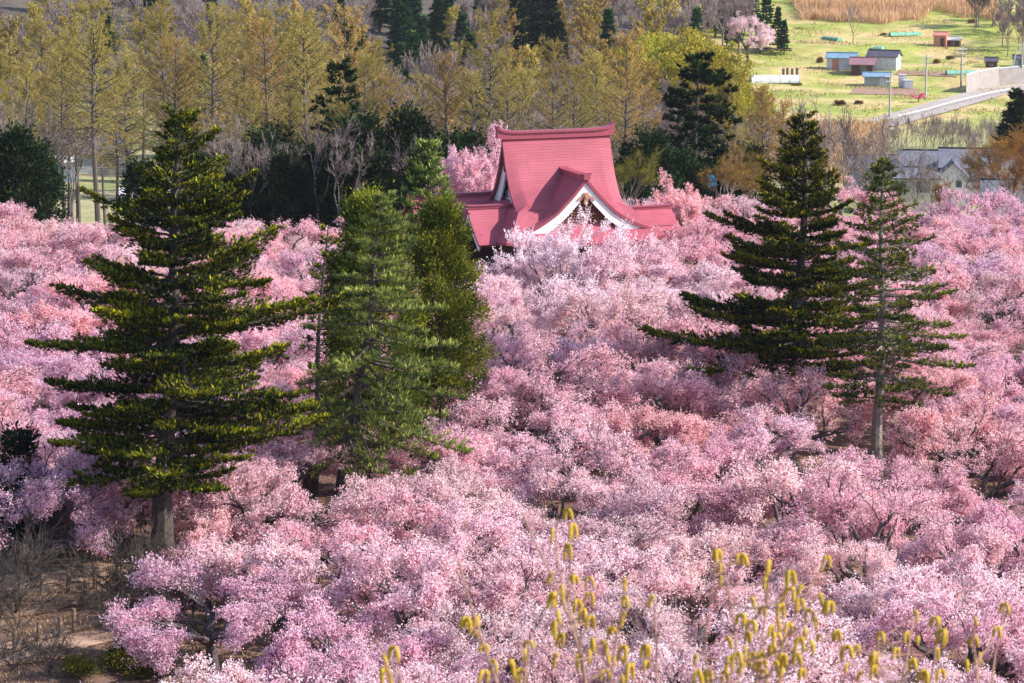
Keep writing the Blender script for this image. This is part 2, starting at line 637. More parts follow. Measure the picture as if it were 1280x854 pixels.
def conifer(seed, H, R, z0=.08, prof=None, step=.42, per=5, droop=.0, tipup=.18, side_gap=.22, needle=.17, width=.05, up=.45,
            mat='fir', bark='fir_bark', r_base=.4, dens=2, lean=(0, 0), reach=None, inner=.22, broken=.25, fan=.42, scatter=.35, el0=0.0, stop_top=True):
    """layered conifer: whorls of boughs, each a flat spray of needle tufts"""
    rng = np.random.default_rng(seed)
    tb, cb = MB(), MB()
    zs = np.linspace(0, 1, 12)
    bend = lambda z: np.array([lean[0] * z / H, lean[1] * z / H]) + .12 * np.array([math.sin(z * .5 + seed), math.cos(z * .4 + seed)]) * min(1, z / 3)
    pts = [[*bend(z * H), z * H] for z in zs]
    pts[0][2] = -.5
    tb.tube(pts, r_base * (1 - zs * .96) ** .9 + .02 + .35 * r_base * np.exp(-zs * 14), 9)
    prof = prof or (lambda t: (1 - t) ** .8)
    z = z0 * H
    C, A, T = [], [], []
    while z < H - .15:
        t = (z / H - z0) / (1 - z0)
        rr = R * prof(t)
        k = per + (rng.random() < .5) - (1 if t > .8 else 0)
        ph = rng.uniform(0, 6.28)
        for j in range(max(3, k)):
            az = ph + j * 2 * math.pi / k + rng.normal(0, .25)
            L = rr * rng.uniform(1 - broken * 1.6, 1.12)
            if reach:
                L *= reach(az, t)
            if L < .25:
                L = .25
            zb = z + rng.uniform(-.5, .5) * step
            b0 = np.array([*bend(zb), zb])
            h = np.array([math.cos(az), math.sin(az), 0])
            sd_ = np.array([-h[1], h[0], 0])
            ns = max(5, int(L / .3))
            s = np.linspace(0, 1, ns)
            el = el0 + (.55 * t ** 2) - droop * (1 - t) + rng.normal(0, .06)
            vert = L * (el * s - droop * .35 * s ** 2 + tipup * s ** 3)
            wob = np.cumsum(rng.normal(0, .03, ns)) * L * .3
            path = b0 + h * (L * s)[:, None] + np.array([0, 0, 1.0]) * vert[:, None] + sd_ * wob[:, None]
            rb = max(.018, .022 * L) * (1 - s * .85)
            tb.segs(path[:-1], path[1:], rb[:-1], rb[1:], 4)
            # side sprays
            nb = max(3, int(L * (1 - inner) / side_gap))
            q = inner + (1 - inner) * (np.arange(nb) + rng.uniform(0, 1, nb)) / nb
            q = np.repeat(q, 2)
            sg = np.tile([-1, 1], nb)
            keep = rng.random(len(q)) > .1
            q, sg = q[keep], sg[keep]
            pb = np.stack([np.interp(q, s, path[:, i]) for i in range(3)], 1)
            ln = np.minimum(fan * L * (1.05 - q) + .22, 1.7) * rng.uniform(.6, 1.15, len(q))
            fw = rng.uniform(.5, .95, len(q))
            dirs = unit(h[None] * fw[:, None] + sd_[None] * (sg * 1.0)[:, None] + np.array([0, 0, 1.0]) * rng.normal(.08, .12, len(q))[:, None])
            tb.segs(pb, pb + dirs * (ln * .8)[:, None], np.full(len(q), .012), np.full(len(q), .006), 3)
            nt_ = max(3, int(np.mean(ln) / .115))
            tt = rng.uniform(.08, 1.05, (len(q), nt_))
            c = pb[:, None] + dirs[:, None] * (tt * ln[:, None])[..., None]
            d = np.repeat(dirs[:, None], nt_, 1)
            # the bough's own tip
            c2 = np.stack([np.interp(rng.uniform(.45, 1.03, nt_ * 2), s, path[:, i]) for i in range(3)], 1)
            c = np.concatenate([c.reshape(-1, 3), c2])
            d = np.concatenate([d.reshape(-1, 3), np.repeat(h[None], len(c2), 0)])
            c = np.repeat(c, dens, 0)
            d = np.repeat(d, dens, 0)
            n = len(c)
            dn = unit(d * .8 + np.array([0, 0, up]) * rng.uniform(.2, 1.6, n)[:, None] + rng.normal(0, scatter, (n, 3)))
            c = c + rng.normal(0, .035, (n, 3))
            C.append(c)
            A.append(dn)
            qq = np.concatenate([np.repeat(np.repeat(q, nt_), dens), np.full(n - len(q) * nt_ * dens, .8)])
            T.append(np.clip(.36 + (dn[:, 2] - .4) * .75 + .3 * (qq - .62) + rng.normal(0, .17, n) + rng.normal(0, .1), 0, 1))  # up-facing tufts brighter, sunlight put into the tint; inner needles darker
        z += step * rng.uniform(.75, 1.25) * (1 - .35 * t)
    C, A, T = np.concatenate(C), np.concatenate(A), np.concatenate(T)
    n = len(C)
    B = unit(np.cross(A, np.array([0, 0, 1.0]) + rng.normal(0, .45, (n, 3))))
    ln = needle * rng.uniform(.7, 1.3, n)[:, None]
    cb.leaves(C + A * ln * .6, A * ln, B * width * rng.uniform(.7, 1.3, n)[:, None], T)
    # leader tuft
    return tb.mesh('trunk', M[bark]), cb.mesh('crown', M[mat])


def clumpy(seed, H, R, prof, z0=.1, nclump=200, per=110, cs=.5, leaf=.14, width=.05, mat='cypress', bark='bark', r_base=.25, rise=.8, lean=(0, 0), squash=1.0, fill=.35):
    """dense tree of leaf clumps carried on short limbs"""
    rng = np.random.default_rng(seed)
    tb, cb = MB(), MB()
    zs = np.linspace(0, 1, 8)
    pts = [[lean[0] * z, lean[1] * z, z * H * .93] for z in zs]
    pts[0][2] = -.4
    tb.tube(pts, r_base * (1 - zs * .9), 8)
    t = rng.uniform(0, 1, nclump) ** .9
    az = rng.uniform(0, 6.283, nclump)
    lob = 1 + .16 * np.sin(az * 3 + t * 9 + seed) + .10 * np.sin(az * 5 - t * 17)
    rr = R * np.array([prof(q) for q in t]) * lob * np.where(rng.random(nclump) < fill, rng.uniform(.25, .7, nclump), rng.uniform(.78, 1.05, nclump))
    zc = (z0 + (1 - z0) * t) * H
    ax = np.stack([lean[0] * zc / H, lean[1] * zc / H, np.zeros(nclump)], 1)
    h = np.stack([np.cos(az), np.sin(az), np.zeros(nclump)], 1)
    c = ax + h * rr[:, None]
    c[:, 2] = zc
    base = ax.copy()
    base[:, 2] = np.maximum(zc - rr * .5 - .2, .3)
    tb.segs(base, c, np.full(nclump, .035), np.full(nclump, .012), 4)
    n = nclump * per
    g = rng.normal(0, 1, (nclump, per, 3)) * np.array([1, 1, squash]) * cs * .5
    outw = unit(h + np.array([0, 0, rise]))
    g = g + outw[:, None] * (np.abs(rng.normal(0, .5, (nclump, per, 1))) * cs)
    # ragged tip
    C = (c[:, None] + g).reshape(-1, 3)
    keep = C[:, 2] > .15
    dn = unit(np.repeat(outw, per, 0) * .8 + unit(g.reshape(-1, 3)) * .5 + rng.normal(0, .4, (n, 3)))
    T = np.clip(.45 + rng.normal(0, .18, n) + np.repeat(rng.normal(0, .2, nclump), per) + .5 * (dn[:, 2] - .35), 0, 1)  # random per clump, plus sunlit tops tinted in: leaves pointing up are lighter
    C, dn, T = C[keep], dn[keep], T[keep]
    n = len(C)
    B = unit(np.cross(dn, rng.normal(0, 1, (n, 3))))
    ln = leaf * rng.uniform(.6, 1.4, n)[:, None]
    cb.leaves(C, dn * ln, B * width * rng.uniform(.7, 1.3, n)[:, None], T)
    return tb.mesh('trunk', M[bark]), cb.mesh('crown', M[mat])


def larch(seed, H, R, nb=85, bud=.12, nbud=11, z0=.3, mat='larch', bark='larch_bark', el=(.15, .75)):
    rng = np.random.default_rng(seed)
    tb, cb = MB(), MB()
    zs = np.linspace(0, 1, 10)
    pts = [[.15 * math.sin(z * 5 + seed), .15 * math.cos(z * 4 + seed), z * H * .97] for z in zs]
    pts[0][2] = -1
    tb.tube(pts, .29 * (1 - zs * .9) + .012, 7)
    C = []
    for i in range(nb):
        t = (i + rng.random()) / nb
        z = (z0 + (1 - z0) * t * .98) * H
        L = R * (math.sin(math.pi * min(1, .25 + .70 * t)) ** .5 * (1 - .15 * t)) * rng.uniform(.45, 1.1)
        L = max(L, .5)
        az = rng.uniform(0, 6.283)
        e = el[0] + (el[1] - el[0]) * t + rng.normal(0, .12)
        h = np.array([math.cos(az) * math.cos(e), math.sin(az) * math.cos(e), math.sin(e)])
        s = np.linspace(0, 1, 6)
        b0 = np.array([np.interp(z, [p[2] for p in pts], [p[j] for p in pts]) for j in (0, 1)] + [z])
        path = b0 + h * (L * s)[:, None] + np.array([0, 0, 1]) * (L * .16 * s ** 2)[:, None] + np.cumsum(rng.normal(0, .03 * L, (6, 3)), 0)
        rb = (.016 * L + .010) * (1 - s * .8)
        tb.segs(path[:-1], path[1:], rb[:-1], rb[1:], 3)
        ntw = int(5 + L * 4)
        q = rng.uniform(.25, 1, ntw)
        p = np.stack([np.interp(q, s, path[:, j]) for j in range(3)], 1)
        d = unit(h[None] + rng.normal(0, .6, (ntw, 3)) + np.array([0, 0, .15]))
        ln = rng.uniform(.3, .9, ntw) * (1.2 - q * .5)
        e1 = p + d * ln[:, None]
        tb.segs(p, e1, np.full(ntw, .012), np.full(ntw, .007), 3)
        nb_t = max(3, int(nbud * min(1.25, .35 + 1.3 * t)))
        u = rng.uniform(0, 1, (ntw, nb_t))
        C.append((p[:, None] + (e1 - p)[:, None] * u[..., None]).reshape(-1, 3) + rng.normal(0, .07, (ntw * nb_t, 3)))
    C = np.concatenate(C)
    n = len(C)
    a = unit(rng.normal(0, 1, (n, 3)) + np.array([0, 0, .6]))
    b = unit(np.cross(a, rng.normal(0, 1, (n, 3))))
    ln = bud * rng.uniform(.6, 1.3, n)[:, None]
    hh = C[:, 2] / H
    tint = np.clip(.5 + rng.normal(0, .22, n), 0, 1)
    cb.leaves(C, a * ln, b * ln * .32, tint)
    return tb.mesh('trunk', M[bark]), cb.mesh('crown', M[mat])


def bare(seed, H, R, levels=6, bark='bare_twig', spread=.5, up=.16, buds=0, n0=4, fork=.25, thick=.14, budmat='brush', tw=.012, kt=3):
    rng = np.random.default_rng(seed)
    tb, cb = MB(), MB()
    hb = H * fork
    tb.tube([[0, 0, -.5], [0, 0, 0], [.1, .05, hb * .5], [.05, 0, hb]], [thick * 1.5, thick * 1.2, thick, thick * .9], 6)
    az = np.arange(n0) * 2 * math.pi / n0 + rng.normal(0, .3, n0)
    el = rng.uniform(.75, 1.25, n0)
    el[0] = 1.45
    D0 = np.stack([np.cos(az) * np.cos(el), np.sin(az) * np.cos(el), np.sin(el)], 1)
    top = np.array([.05, 0, hb])
    lv = grow(rng, (np.repeat(top[None], n0, 0), D0, np.full(n0, H * .24), np.full(n0, thick * .65)), levels, .76, {2: .5, 3: .5}, spread, up, .05, .68, .13)
    allp = np.concatenate([q[1] for q in lv])
    sc = np.array([R / np.percentile(np.hypot(allp[:, 0], allp[:, 1]), 97)] * 2 + [(H - hb) / (np.percentile(allp[:, 2], 99.5) - hb)])
    tr = lambda p: (p - top) * sc + top
    C = []
    for i, (p0, p1, r0, r1) in enumerate(lv):
        p0, p1 = tr(p0), tr(p1)
        tb.segs(p0, p1, np.maximum(r0, tw), np.maximum(r1, tw * .8), 5 if i < 2 else 3)
        if i >= levels - 2:
            k = kt
            u = rng.uniform(0, 1, (len(p0), k, 1))
            q0 = (p0[:, None] + (p1 - p0)[:, None] * u).reshape(-1, 3)
            d = unit(np.repeat(unit(p1 - p0), k, 0) + rng.normal(0, .5, (len(q0), 3)) + np.array([0, 0, .15]))
            q1 = q0 + d * rng.uniform(.25, .7, (len(q0), 1))
            # fine end twigs are the crown
            cb.segs(q0, q1, np.full(len(q0), tw * .7), np.full(len(q0), tw * .4), 3)
            if buds:
                C.append(np.repeat(q1, buds, 0) + rng.normal(0, .12, (len(q1) * buds, 3)))
    if C:
        C = np.concatenate(C)
        n = len(C)
        a = unit(rng.normal(0, 1, (n, 3)))
        b = unit(np.cross(a, rng.normal(0, 1, (n, 3))))
        s_ = rng.uniform(.03, .075, n)[:, None]
        cb.leaves(C, a * s_, b * s_ * .6, np.clip(rng.normal(.5, .22, n), 0, 1))
    return tb.mesh('trunk', M[bark]), cb.mesh('crown', M[budmat] if buds or budmat != 'brush' else M['bare_twig'])


def tree(name, cat, meshes, loc, rz=0, scale=1.0, label=None, group=None, color=None):
    o = thing(name, cat, loc, rz, label, group, scale)
    link('trunk', meshes[0], o)
    c = link('crown', meshes[1], o)
    if color is not None:
        c.color = tuple(color) + (1,)
    return o


RND = random.Random(11)
NPR = np.random.default_rng(5)

#@@GROUND
# ================================================================== GROUND
def ground_sheet():
    ys = np.concatenate([np.arange(-40, 60, 5), np.arange(60, 135, .8), np.arange(135, 470, 3), np.arange(470, 700, 1.2), np.arange(700, 1000, 8), np.arange(1000, 1641, 40)])
    us = np.concatenate([np.linspace(-1.3, -.32, 16)[:-1], np.linspace(-.32, .32, 171), np.linspace(.32, 1.3, 16)[1:]])
    Yg, Ug = np.meshgrid(ys, us, indexing='ij')
    Xg = Ug * (np.maximum(Yg, 0) + 60)
    Zg = terrain(Xg, Yg)
    ny, nx = Xg.shape
    V = np.stack([Xg, Yg, Zg], -1).reshape(-1, 3)
    i = np.arange(ny - 1)[:, None] * nx + np.arange(nx - 1)[None]
    Fq = np.stack([i, i + 1, i + nx + 1, i + nx], -1).reshape(-1, 4)
    mb = MB()
    mb.add(V, Fq)
    o = mb.build('ground', M['ground'], smooth_=True)
    x, y = V[:, 0], V[:, 1]
    litter, litter2 = np.array([.14, .078, .056]), np.array([.21, .13, .09])
    valley, valley2 = np.array([.34, .29, .15]), np.array([.22, .25, .07])
    mead, mead2 = np.array([.29, .32, .06]), np.array([.58, .40, .20])
    wood, wood2 = np.array([.075, .06, .05]), np.array([.12, .09, .065])
    wv = smooth(225, 300, y)[:, None]
    wm = (smooth(440, 480, y) * smooth(15, 45, x))[:, None]
    wd = (smooth(470, 520, y) * smooth(50, 25, x))[:, None]
    for nm, (a, b_, c, d) in (('zone', (litter, valley, mead, wood)), ('zone2', (litter2, valley2, mead2, wood2))):
        col = a * (1 - wv) + b_ * wv
        col = col * (1 - wm) + c * wm
        col = col * (1 - wd) + d * wd
        at = o.data.attributes.new(nm, 'FLOAT_COLOR', 'POINT')
        at.data.foreach_set('color', np.concatenate([col, np.ones((len(col), 1))], 1).astype(np.float32).reshape(-1))
    tag(o, kind='structure')


ground_sheet()


def ribbon(name, pts, width, mat, lift=.05, kind='structure', step=1.0):
    """a strip laid on the ground along pts (x, y)"""
    pts = np.asarray(pts, float)
    d = np.concatenate([[0], np.cumsum(np.linalg.norm(np.diff(pts, axis=0), axis=1))])
    q = np.linspace(0, d[-1], max(3, int(d[-1] / step)))
    c = np.stack([np.interp(q, d, pts[:, i]) for i in (0, 1)], 1)
    k = np.ones(7) / 7
    if len(c) > 12:
        for i in (0, 1):
            c[:, i] = np.convolve(np.pad(c[:, i], 3, 'edge'), k, 'valid')
    g = unit(np.gradient(c, axis=0))
    nrm = np.stack([-g[:, 1], g[:, 0]], 1)
    wd = np.broadcast_to(np.asarray(width, float), (len(c),)) if np.isscalar(width) else np.interp(q, d, width)
    m = 7
    off = np.linspace(-.5, .5, m)
    P = c[:, None] + nrm[:, None] * (off[None, :] * wd[:, None])[..., None]
    Z = terrain(P[..., 0], P[..., 1])
    Z = Z * .2 + Z.mean(1, keepdims=True) * .8 if name != 'path' else Z
    Z = np.maximum(Z, terrain(P[..., 0], P[..., 1])) + lift
    V = np.concatenate([P, Z[..., None]], -1).reshape(-1, 3)
    i = np.arange(len(c) - 1)[:, None] * m + np.arange(m - 1)[None]
    mb = MB()
    mb.add(V, np.stack([i, i + 1, i + m + 1, i + m], -1).reshape(-1, 4))
    return tag(mb.build(name, mat, smooth_=True), kind=kind)


M['path_earth'] = mat_plain('trodden_earth', (.34, .215, .16), .95, .3, .9, .5)
# footpath through the clearing at the foot of the tallest fir
h0 = [hit(*q)[:2] for q in ((-140, 835), (40, 815), (120, 796), (190, 770), (230, 745), (300, 700))]
ribbon('path', h0, 2.3, M['path_earth'], .03)
h1 = [hit(*q)[:2] for q in ((-120, 745), (30, 728), (130, 712), (260, 690), (400, 690))]
ribbon('path', h1, 2.4, M['path_earth'], .034)

# country road on the far slope
rp = [hit(*q)[:2] for q in ((1090, 158), (1120, 149), (1160, 139), (1200, 127), (1240, 115), (1275, 111), (1330, 108), (1400, 108))]
ribbon('road', rp, 7.5, M['asphalt'], .12)
rl = [hit(*q)[:2] for q in ((1122, 151), (1160, 142), (1200, 131), (1240, 121), (1262, 117))]


def plot_of_land(poly_px, mat, lift=.1):
    P = np.array([hit(*q) for q in poly_px])
    a, b, c, d = P
    n, m = 14, 5
    mb = MB()
    V = []
    for i in range(n + 1):
        for j in range(m + 1):
            s, t_ = i / n, j / m
            p = (a * (1 - s) + b * s) * (1 - t_) + (d * (1 - s) + c * s) * t_
            V.append([p[0], p[1], float(terrain(p[0], p[1])) + lift + .04 * math.sin(j * 2)])
    mb.add(V, [[i * (m + 1) + j, (i + 1) * (m + 1) + j, (i + 1) * (m + 1) + j + 1, i * (m + 1) + j + 1] for i in range(n) for j in range(m)])
    return mb


M['tilled'] = mat_plain('tilled_soil', (.30, .18, .13), .95, .2, 1.2, .6)
for q in (((1062, 118), (1150, 120), (1148, 111), (1070, 109)), ((1118, 94), (1195, 97), (1200, 91), (1125, 88))):
    tag(plot_of_land(q, None).build('vegetable_field', M['tilled']), kind='structure')

#@@HAZE
# thin spring haze over the whole valley
hb_ = MB()
hb_.box((0, 790, 100), (4600, 1740, 240))
HZ = bpy.data.materials.new('haze')
HZ.use_nodes = True
t = HZ.node_tree
t.nodes.remove(t.nodes['Principled BSDF'])
pv = t.nodes.new('ShaderNodeVolumePrincipled')
pv.inputs['Color'].default_value = (.80, .86, 1.0, 1)
pv.inputs['Density'].default_value = 0.00005
pv.inputs['Anisotropy'].default_value = .2
t.links.new(pv.outputs[0], t.nodes['Material Output'].inputs['Volume'])
tag(hb_.build('haze', HZ), kind='stuff')

#@@TEMPLE
# ================================================================== TEMPLE
YAW = rad(20)
c0 = ray(695, 168, 200)
TX, TY = float(c0[0]), 200.0
TG = float(terrain(TX, TY - 3))
temple = thing('temple_hall', 'temple', (TX, TY, 0), YAW, 'temple hall with sweeping rose red roofs and white gable boards above the blossoms')
# local axes: +x along the ridge to the right, -y towards the front


def L3(u, v, w):
    return np.array([u, -v, w])


def profile_roof(profile, ext, axis='u', thick=.2, centre=0.0, curl=0.0, roll=0.0):
    """profile: (offset across, height) from one eave over the ridge to the other eave; pushed along ext = (a, b). A closed shell with UV in metres."""
    pr = np.array(profile, float)
    # refine
    s = np.concatenate([[0], np.cumsum(np.hypot(*np.diff(pr, axis=0).T))])
    q = np.linspace(0, s[-1], 45)
    q = np.sort(np.concatenate([q, [s[len(s) // 2]]]))
    pr = np.stack([np.interp(q, s, pr[:, 0]), np.interp(q, s, pr[:, 1])], 1)
    for _ in range(2):
        half = np.argmax(pr[:, 1])
        sm = pr.copy()
        sm[1:-1] = (pr[:-2] + 2 * pr[1:-1] + pr[2:]) / 4
        sm[half] = pr[half]
        pr = sm
    n = len(pr)
    g = unit(np.gradient(pr, axis=0))
    nr = np.stack([g[:, 1], -g[:, 0]], 1)
    nr = np.where(nr[:, 1:2] > 0, -nr, nr)
    lo = pr + nr * thick
    k = 13
    es = np.linspace(ext[0], ext[1], k)
    if roll:
        es = np.concatenate([ext[0] + np.linspace(0, .9, 9), np.linspace(ext[0] + 1.3, ext[1] - 1.3, 9), ext[1] - np.linspace(.9, 0, 9)])
        k = len(es)
    mb = MB()

    def P(a, o, w):
        e_ = max(0.0, 1 - min(a - ext[0], ext[1] - a) / .9)
        w = w - roll * e_ ** 1.35 * (.12 + .88 * min(1, abs(o) / 2.4) ** .8)
        ww = w + curl * (abs((a - (ext[0] + ext[1]) / 2) / ((ext[1] - ext[0]) / 2)) ** 3)
        return L3(a, centre + o, ww) if axis == 'u' else L3(centre + o, a, ww)
    top = np.array([[P(a, o, w) for o, w in pr] for a in es])
    bot = np.array([[P(a, o, w) for o, w in lo] for a in es])
    fl = lambda X: X.reshape(-1, 3)
    idx = lambda i, j: i * n + j
    fq, uv = [], []
    for i in range(k - 1):
        for j in range(n - 1):
            f_ = [idx(i, j), idx(i + 1, j), idx(i + 1, j + 1), idx(i, j + 1)]
            fq.append(f_)
            uv += [(es[i], q[j]), (es[i + 1], q[j]), (es[i + 1], q[j + 1]), (es[i], q[j + 1])]
    mb.add(fl(top), fq, uv=uv)
    mb.add(fl(bot), [f_[::-1] for f_ in fq])
    V = np.concatenate([fl(top), fl(bot)])
    N_ = k * n
    rim = []
    for i in (0, k - 1):
        rim += [[idx(i, j), idx(i, j + 1), N_ + idx(i, j + 1), N_ + idx(i, j)] for j in range(n - 1)]
    for j in (0, n - 1):
        rim += [[idx(i, j), idx(i + 1, j), N_ + idx(i + 1, j), N_ + idx(i, j)] for i in range(k - 1)]
    mb.add(V, rim)
    return mb, pr, lo


def mirror(p):
    return [(-a, w) for a, w in p[::-1]] + p[1:]


MAIN = [(0, 10.75), (.30, 9.95), (.72, 8.9), (1.25, 7.95), (1.75, 7.25), (2.6, 6.5), (3.7, 5.95)]
mb, mpr, mlo = profile_roof(mirror(MAIN), (-4.05, 4.05), 'u', .22, roll=.42)
mroof = mb.build('roof', M['red_roof'], temple)


def board(mb, pr, at, th, depth, axis, centre=0.0, drop=.0, flare=.35):
    """bargeboard: a band of the given depth under the roof edge, following its profile"""
    n = len(pr)
    g = unit(np.gradient(pr, axis=0))
    nr = np.stack([g[:, 1], -g[:, 0]], 1)
    nr = np.where(nr[:, 1:2] > 0, -nr, nr)
    up_ = pr + nr * drop
    dd = depth * (1 + flare * np.abs(np.linspace(-1, 1, n)) ** 2)
    dn = pr + nr * (drop + dd)[:, None]
    h = np.argmax(pr[:, 1])
    dn[h, 0] = pr[h, 0]
    # keep the two sides from crossing at the apex
    for q_ in (up_, dn):
        q_[h, 0] = pr[h, 0]
        q_[:h, 0] = np.minimum(q_[:h, 0], pr[h, 0])
        q_[h + 1:, 0] = np.maximum(q_[h + 1:, 0], pr[h, 0])
    dn[:h, 0] = np.minimum(dn[:h, 0], pr[h, 0] - .0)
    dn[h + 1:, 0] = np.maximum(dn[h + 1:, 0], pr[h, 0] + .0)
    f = (lambda a, o, w: L3(a, centre + o, w)) if axis == 'u' else (lambda a, o, w: L3(centre + o, a, w))
    rows = [np.array([f(a, *q) for q in X]) for a in (at, at + th) for X in (up_, dn)]
    V = np.concatenate(rows)
    fs = []
    for j in range(n - 1):
        A, B, C_, D_ = j, n + j, 2 * n + j, 3 * n + j
        fs += [[A, A + 1, B + 1, B], [C_, D_, D_ + 1, C_ + 1], [A, C_, C_ + 1, A + 1], [B, B + 1, D_ + 1, D_]]
    for j in (0, n - 1):
        fs.append([j, n + j, 3 * n + j, 2 * n + j])
    mb.add(V, fs)


def gable_wall(mb, pr, at, th, axis, centre=0.0, base=None, inset=.25):
    n = len(pr)
    f = (lambda a, o, w: L3(a, centre + o, w)) if axis == 'u' else (lambda a, o, w: L3(centre + o, a, w))
    base = pr[0, 1] if base is None else base
    pts = [(o, w - inset) for o, w in pr if w - inset > base]
    pts = [(pts[0][0], base)] + pts + [(pts[-1][0], base)]
    A = np.array([f(at, *q) for q in pts])
    B = np.array([f(at + th, *q) for q in pts])
    k = len(pts)
    V = np.concatenate([A, B])
    mb.add(V, [list(range(k))])
    mb.add(V, [[k + i for i in range(k)][::-1]])
    mb.add(V, [[i, (i + 1) % k, k + (i + 1) % k, k + i] for i in range(k)])


def pendant(mb, c, s, axis):
    """carved gable pendant: rosette with a drop and two wings"""
    e1 = L3(0, 1, 0) if axis == 'u' else L3(1, 0, 0)
    nrm = L3(1, 0, 0) if axis == 'u' else L3(0, 1, 0)
    ez = np.array([0, 0, 1.0])
    out = []
    for r_, th in ((.30, .10), (.16, .2)):
        P = [c + s * r_ * (math.cos(a) * e1 + math.sin(a) * ez) * (1 + .12 * math.cos(6 * a)) for a in np.linspace(0, 2 * math.pi, 24, endpoint=False)]
        mb.prism(P, nrm * th * (1 if axis == 'v' else -1))
    P = [c + s * (x * e1 + z * ez) for x, z in ((-.14, -.28), (.14, -.28), (.2, -.5), (.1, -.7), (0, -.85), (-.1, -.7), (-.2, -.5))]
    mb.prism(P, nrm * .09 * (1 if axis == 'v' else -1))
    for sg in (-1, 1):
        P = [c + s * (sg * x * e1 + z * ez) for x, z in ((.28, .08), (.6, -.12), (.78, -.4), (.55, -.3), (.3, -.2))]
        mb.prism(P, nrm * .08 * (1 if axis == 'v' else -1))


# gables at both ends of the main roof
for sg in (-1, 1):
    g = MB()
    board(g, mpr, sg * 3.66, sg * .12, .5, 'u', drop=.32, flare=1.7)
    g.build('bargeboard', M['white_paint'], temple)
    g = MB()
    gable_wall(g, mpr, sg * 3.15, sg * .12, 'u', base=5.5, inset=.3)
    gw = g.build('gable_wall', M['dark_wood'], temple)
    g = MB()
    for v_ in (-1.1, -.55, 0, .55, 1.1):
        hgt = np.interp(abs(v_), [q[0] for q in MAIN], [q[1] for q in MAIN]) - .9
        g.box(L3(sg * 3.31, v_, (6.5 + hgt) / 2 - .3), (.06, .2, max(.3, hgt - 6.9)))
    g.box(L3(sg * 3.31, 0, 6.25), (.07, 4.0, .16))
    g.build('gable_strut', M['white_paint'], gw)
    g = MB()
    pendant(g, L3(sg * 3.8, 0, 8.9), .8, 'u' if sg < 0 else 'u')
    g.build('gable_pendant', M['dark_wood'], temple)

# main ridge with flared ends
def ridge_cap(u0, u1, w, h, th, centre=(0, 0), axis='u', flare=.28):
    mb = MB()
    n = 25
    us = np.linspace(u0, u1, n)
    rows = []
    for u in us:
        s = abs((u - (u0 + u1) / 2) / ((u1 - u0) / 2))
        up_ = flare * s ** 9
        hh = h * (1 + .15 * s ** 6)
        sec = [(-th * .5, 0), (-th * .5, hh * .72), (-th * .72, hh * .74), (-th * .72, hh), (th * .72, hh), (th * .72, hh * .74), (th * .5, hh * .72), (th * .5, 0)]
        if axis == 'u':
            rows.append([L3(u, centre[0] + o, w + z + up_ * (.3 + .7 * z / h)) for o, z in sec])
        else:
            rows.append([L3(centre[0] + o, u, w + z + up_ * (.3 + .7 * z / h)) for o, z in sec])
    V = np.array(rows).reshape(-1, 3)
    k = 8
    mb.add(V, [[i * k + j, (i + 1) * k + j, (i + 1) * k + (j + 1) % k, i * k + (j + 1) % k] for i in range(n - 1) for j in range(k)])
    mb.add(V, [list(range(k)), [(n - 1) * k + i for i in range(k)][::-1]])
    return mb


ridge_cap(-4.45, 4.35, 10.55, .55, .5).build('ridge', M['red_trim'], mroof)
# lower hipped roof all round
def hip_skirt(rings, cx=0, cv=0, curl=.3, under=.2):
    mb = MB()
    m = 12
    Vs = []
    for kq, (a, b, w) in enumerate(rings):
        rr = []
        f = kq / (len(rings) - 1)
        for (p, q) in (((-a, -b), (a, -b)), ((a, -b), (a, b)), ((a, b), (-a, b)), ((-a, b), (-a, -b))):
            for i in range(m):
                s = i / m
                u, v = p[0] + (q[0] - p[0]) * s, p[1] + (q[1] - p[1]) * s
                lift = curl * f ** 2 * abs(2 * s - 1) ** 4
                rr.append(L3(cx + u, cv + v, w + lift))
        Vs.append(rr)
    V = np.array(Vs)
    R_, n = V.shape[:2]
    fl = V.reshape(-1, 3)
    fs, uv = [], []
    dist = np.concatenate([[0], np.cumsum([math.hypot(rings[i + 1][1] - rings[i][1], rings[i + 1][2] - rings[i][2]) for i in range(R_ - 1)])])
    for i in range(R_ - 1):
        for j in range(n):
            fs.append([i * n + j, i * n + (j + 1) % n, (i + 1) * n + (j + 1) % n, (i + 1) * n + j])
            sidei = j // m
            cc = lambda ii, jj: (fl[ii * n + jj % n][0] if sidei in (0, 2) else fl[ii * n + jj % n][1], dist[ii])
            uv += [cc(i, j), cc(i, j + 1), cc(i + 1, j + 1), cc(i + 1, j)]
    mb.add(fl, fs, uv=uv)
    lo = fl - np.array([0, 0, under])
    mb.add(lo, [f_[::-1] for f_ in fs])
    VV = np.concatenate([fl, lo])
    nn = R_ * n
    for i in (0, R_ - 1):
        mb.add(VV, [[i * n + j, i * n + (j + 1) % n, nn + i * n + (j + 1) % n, nn + i * n + j] for j in range(n)])
    return mb


hip_skirt([(3.3, 3.0, 6.25), (4.2, 3.8, 5.86), (4.9, 4.8, 4.85), (5.9, 6.0, 3.85)]).build('lower_roof', M['red_roof'], temple)

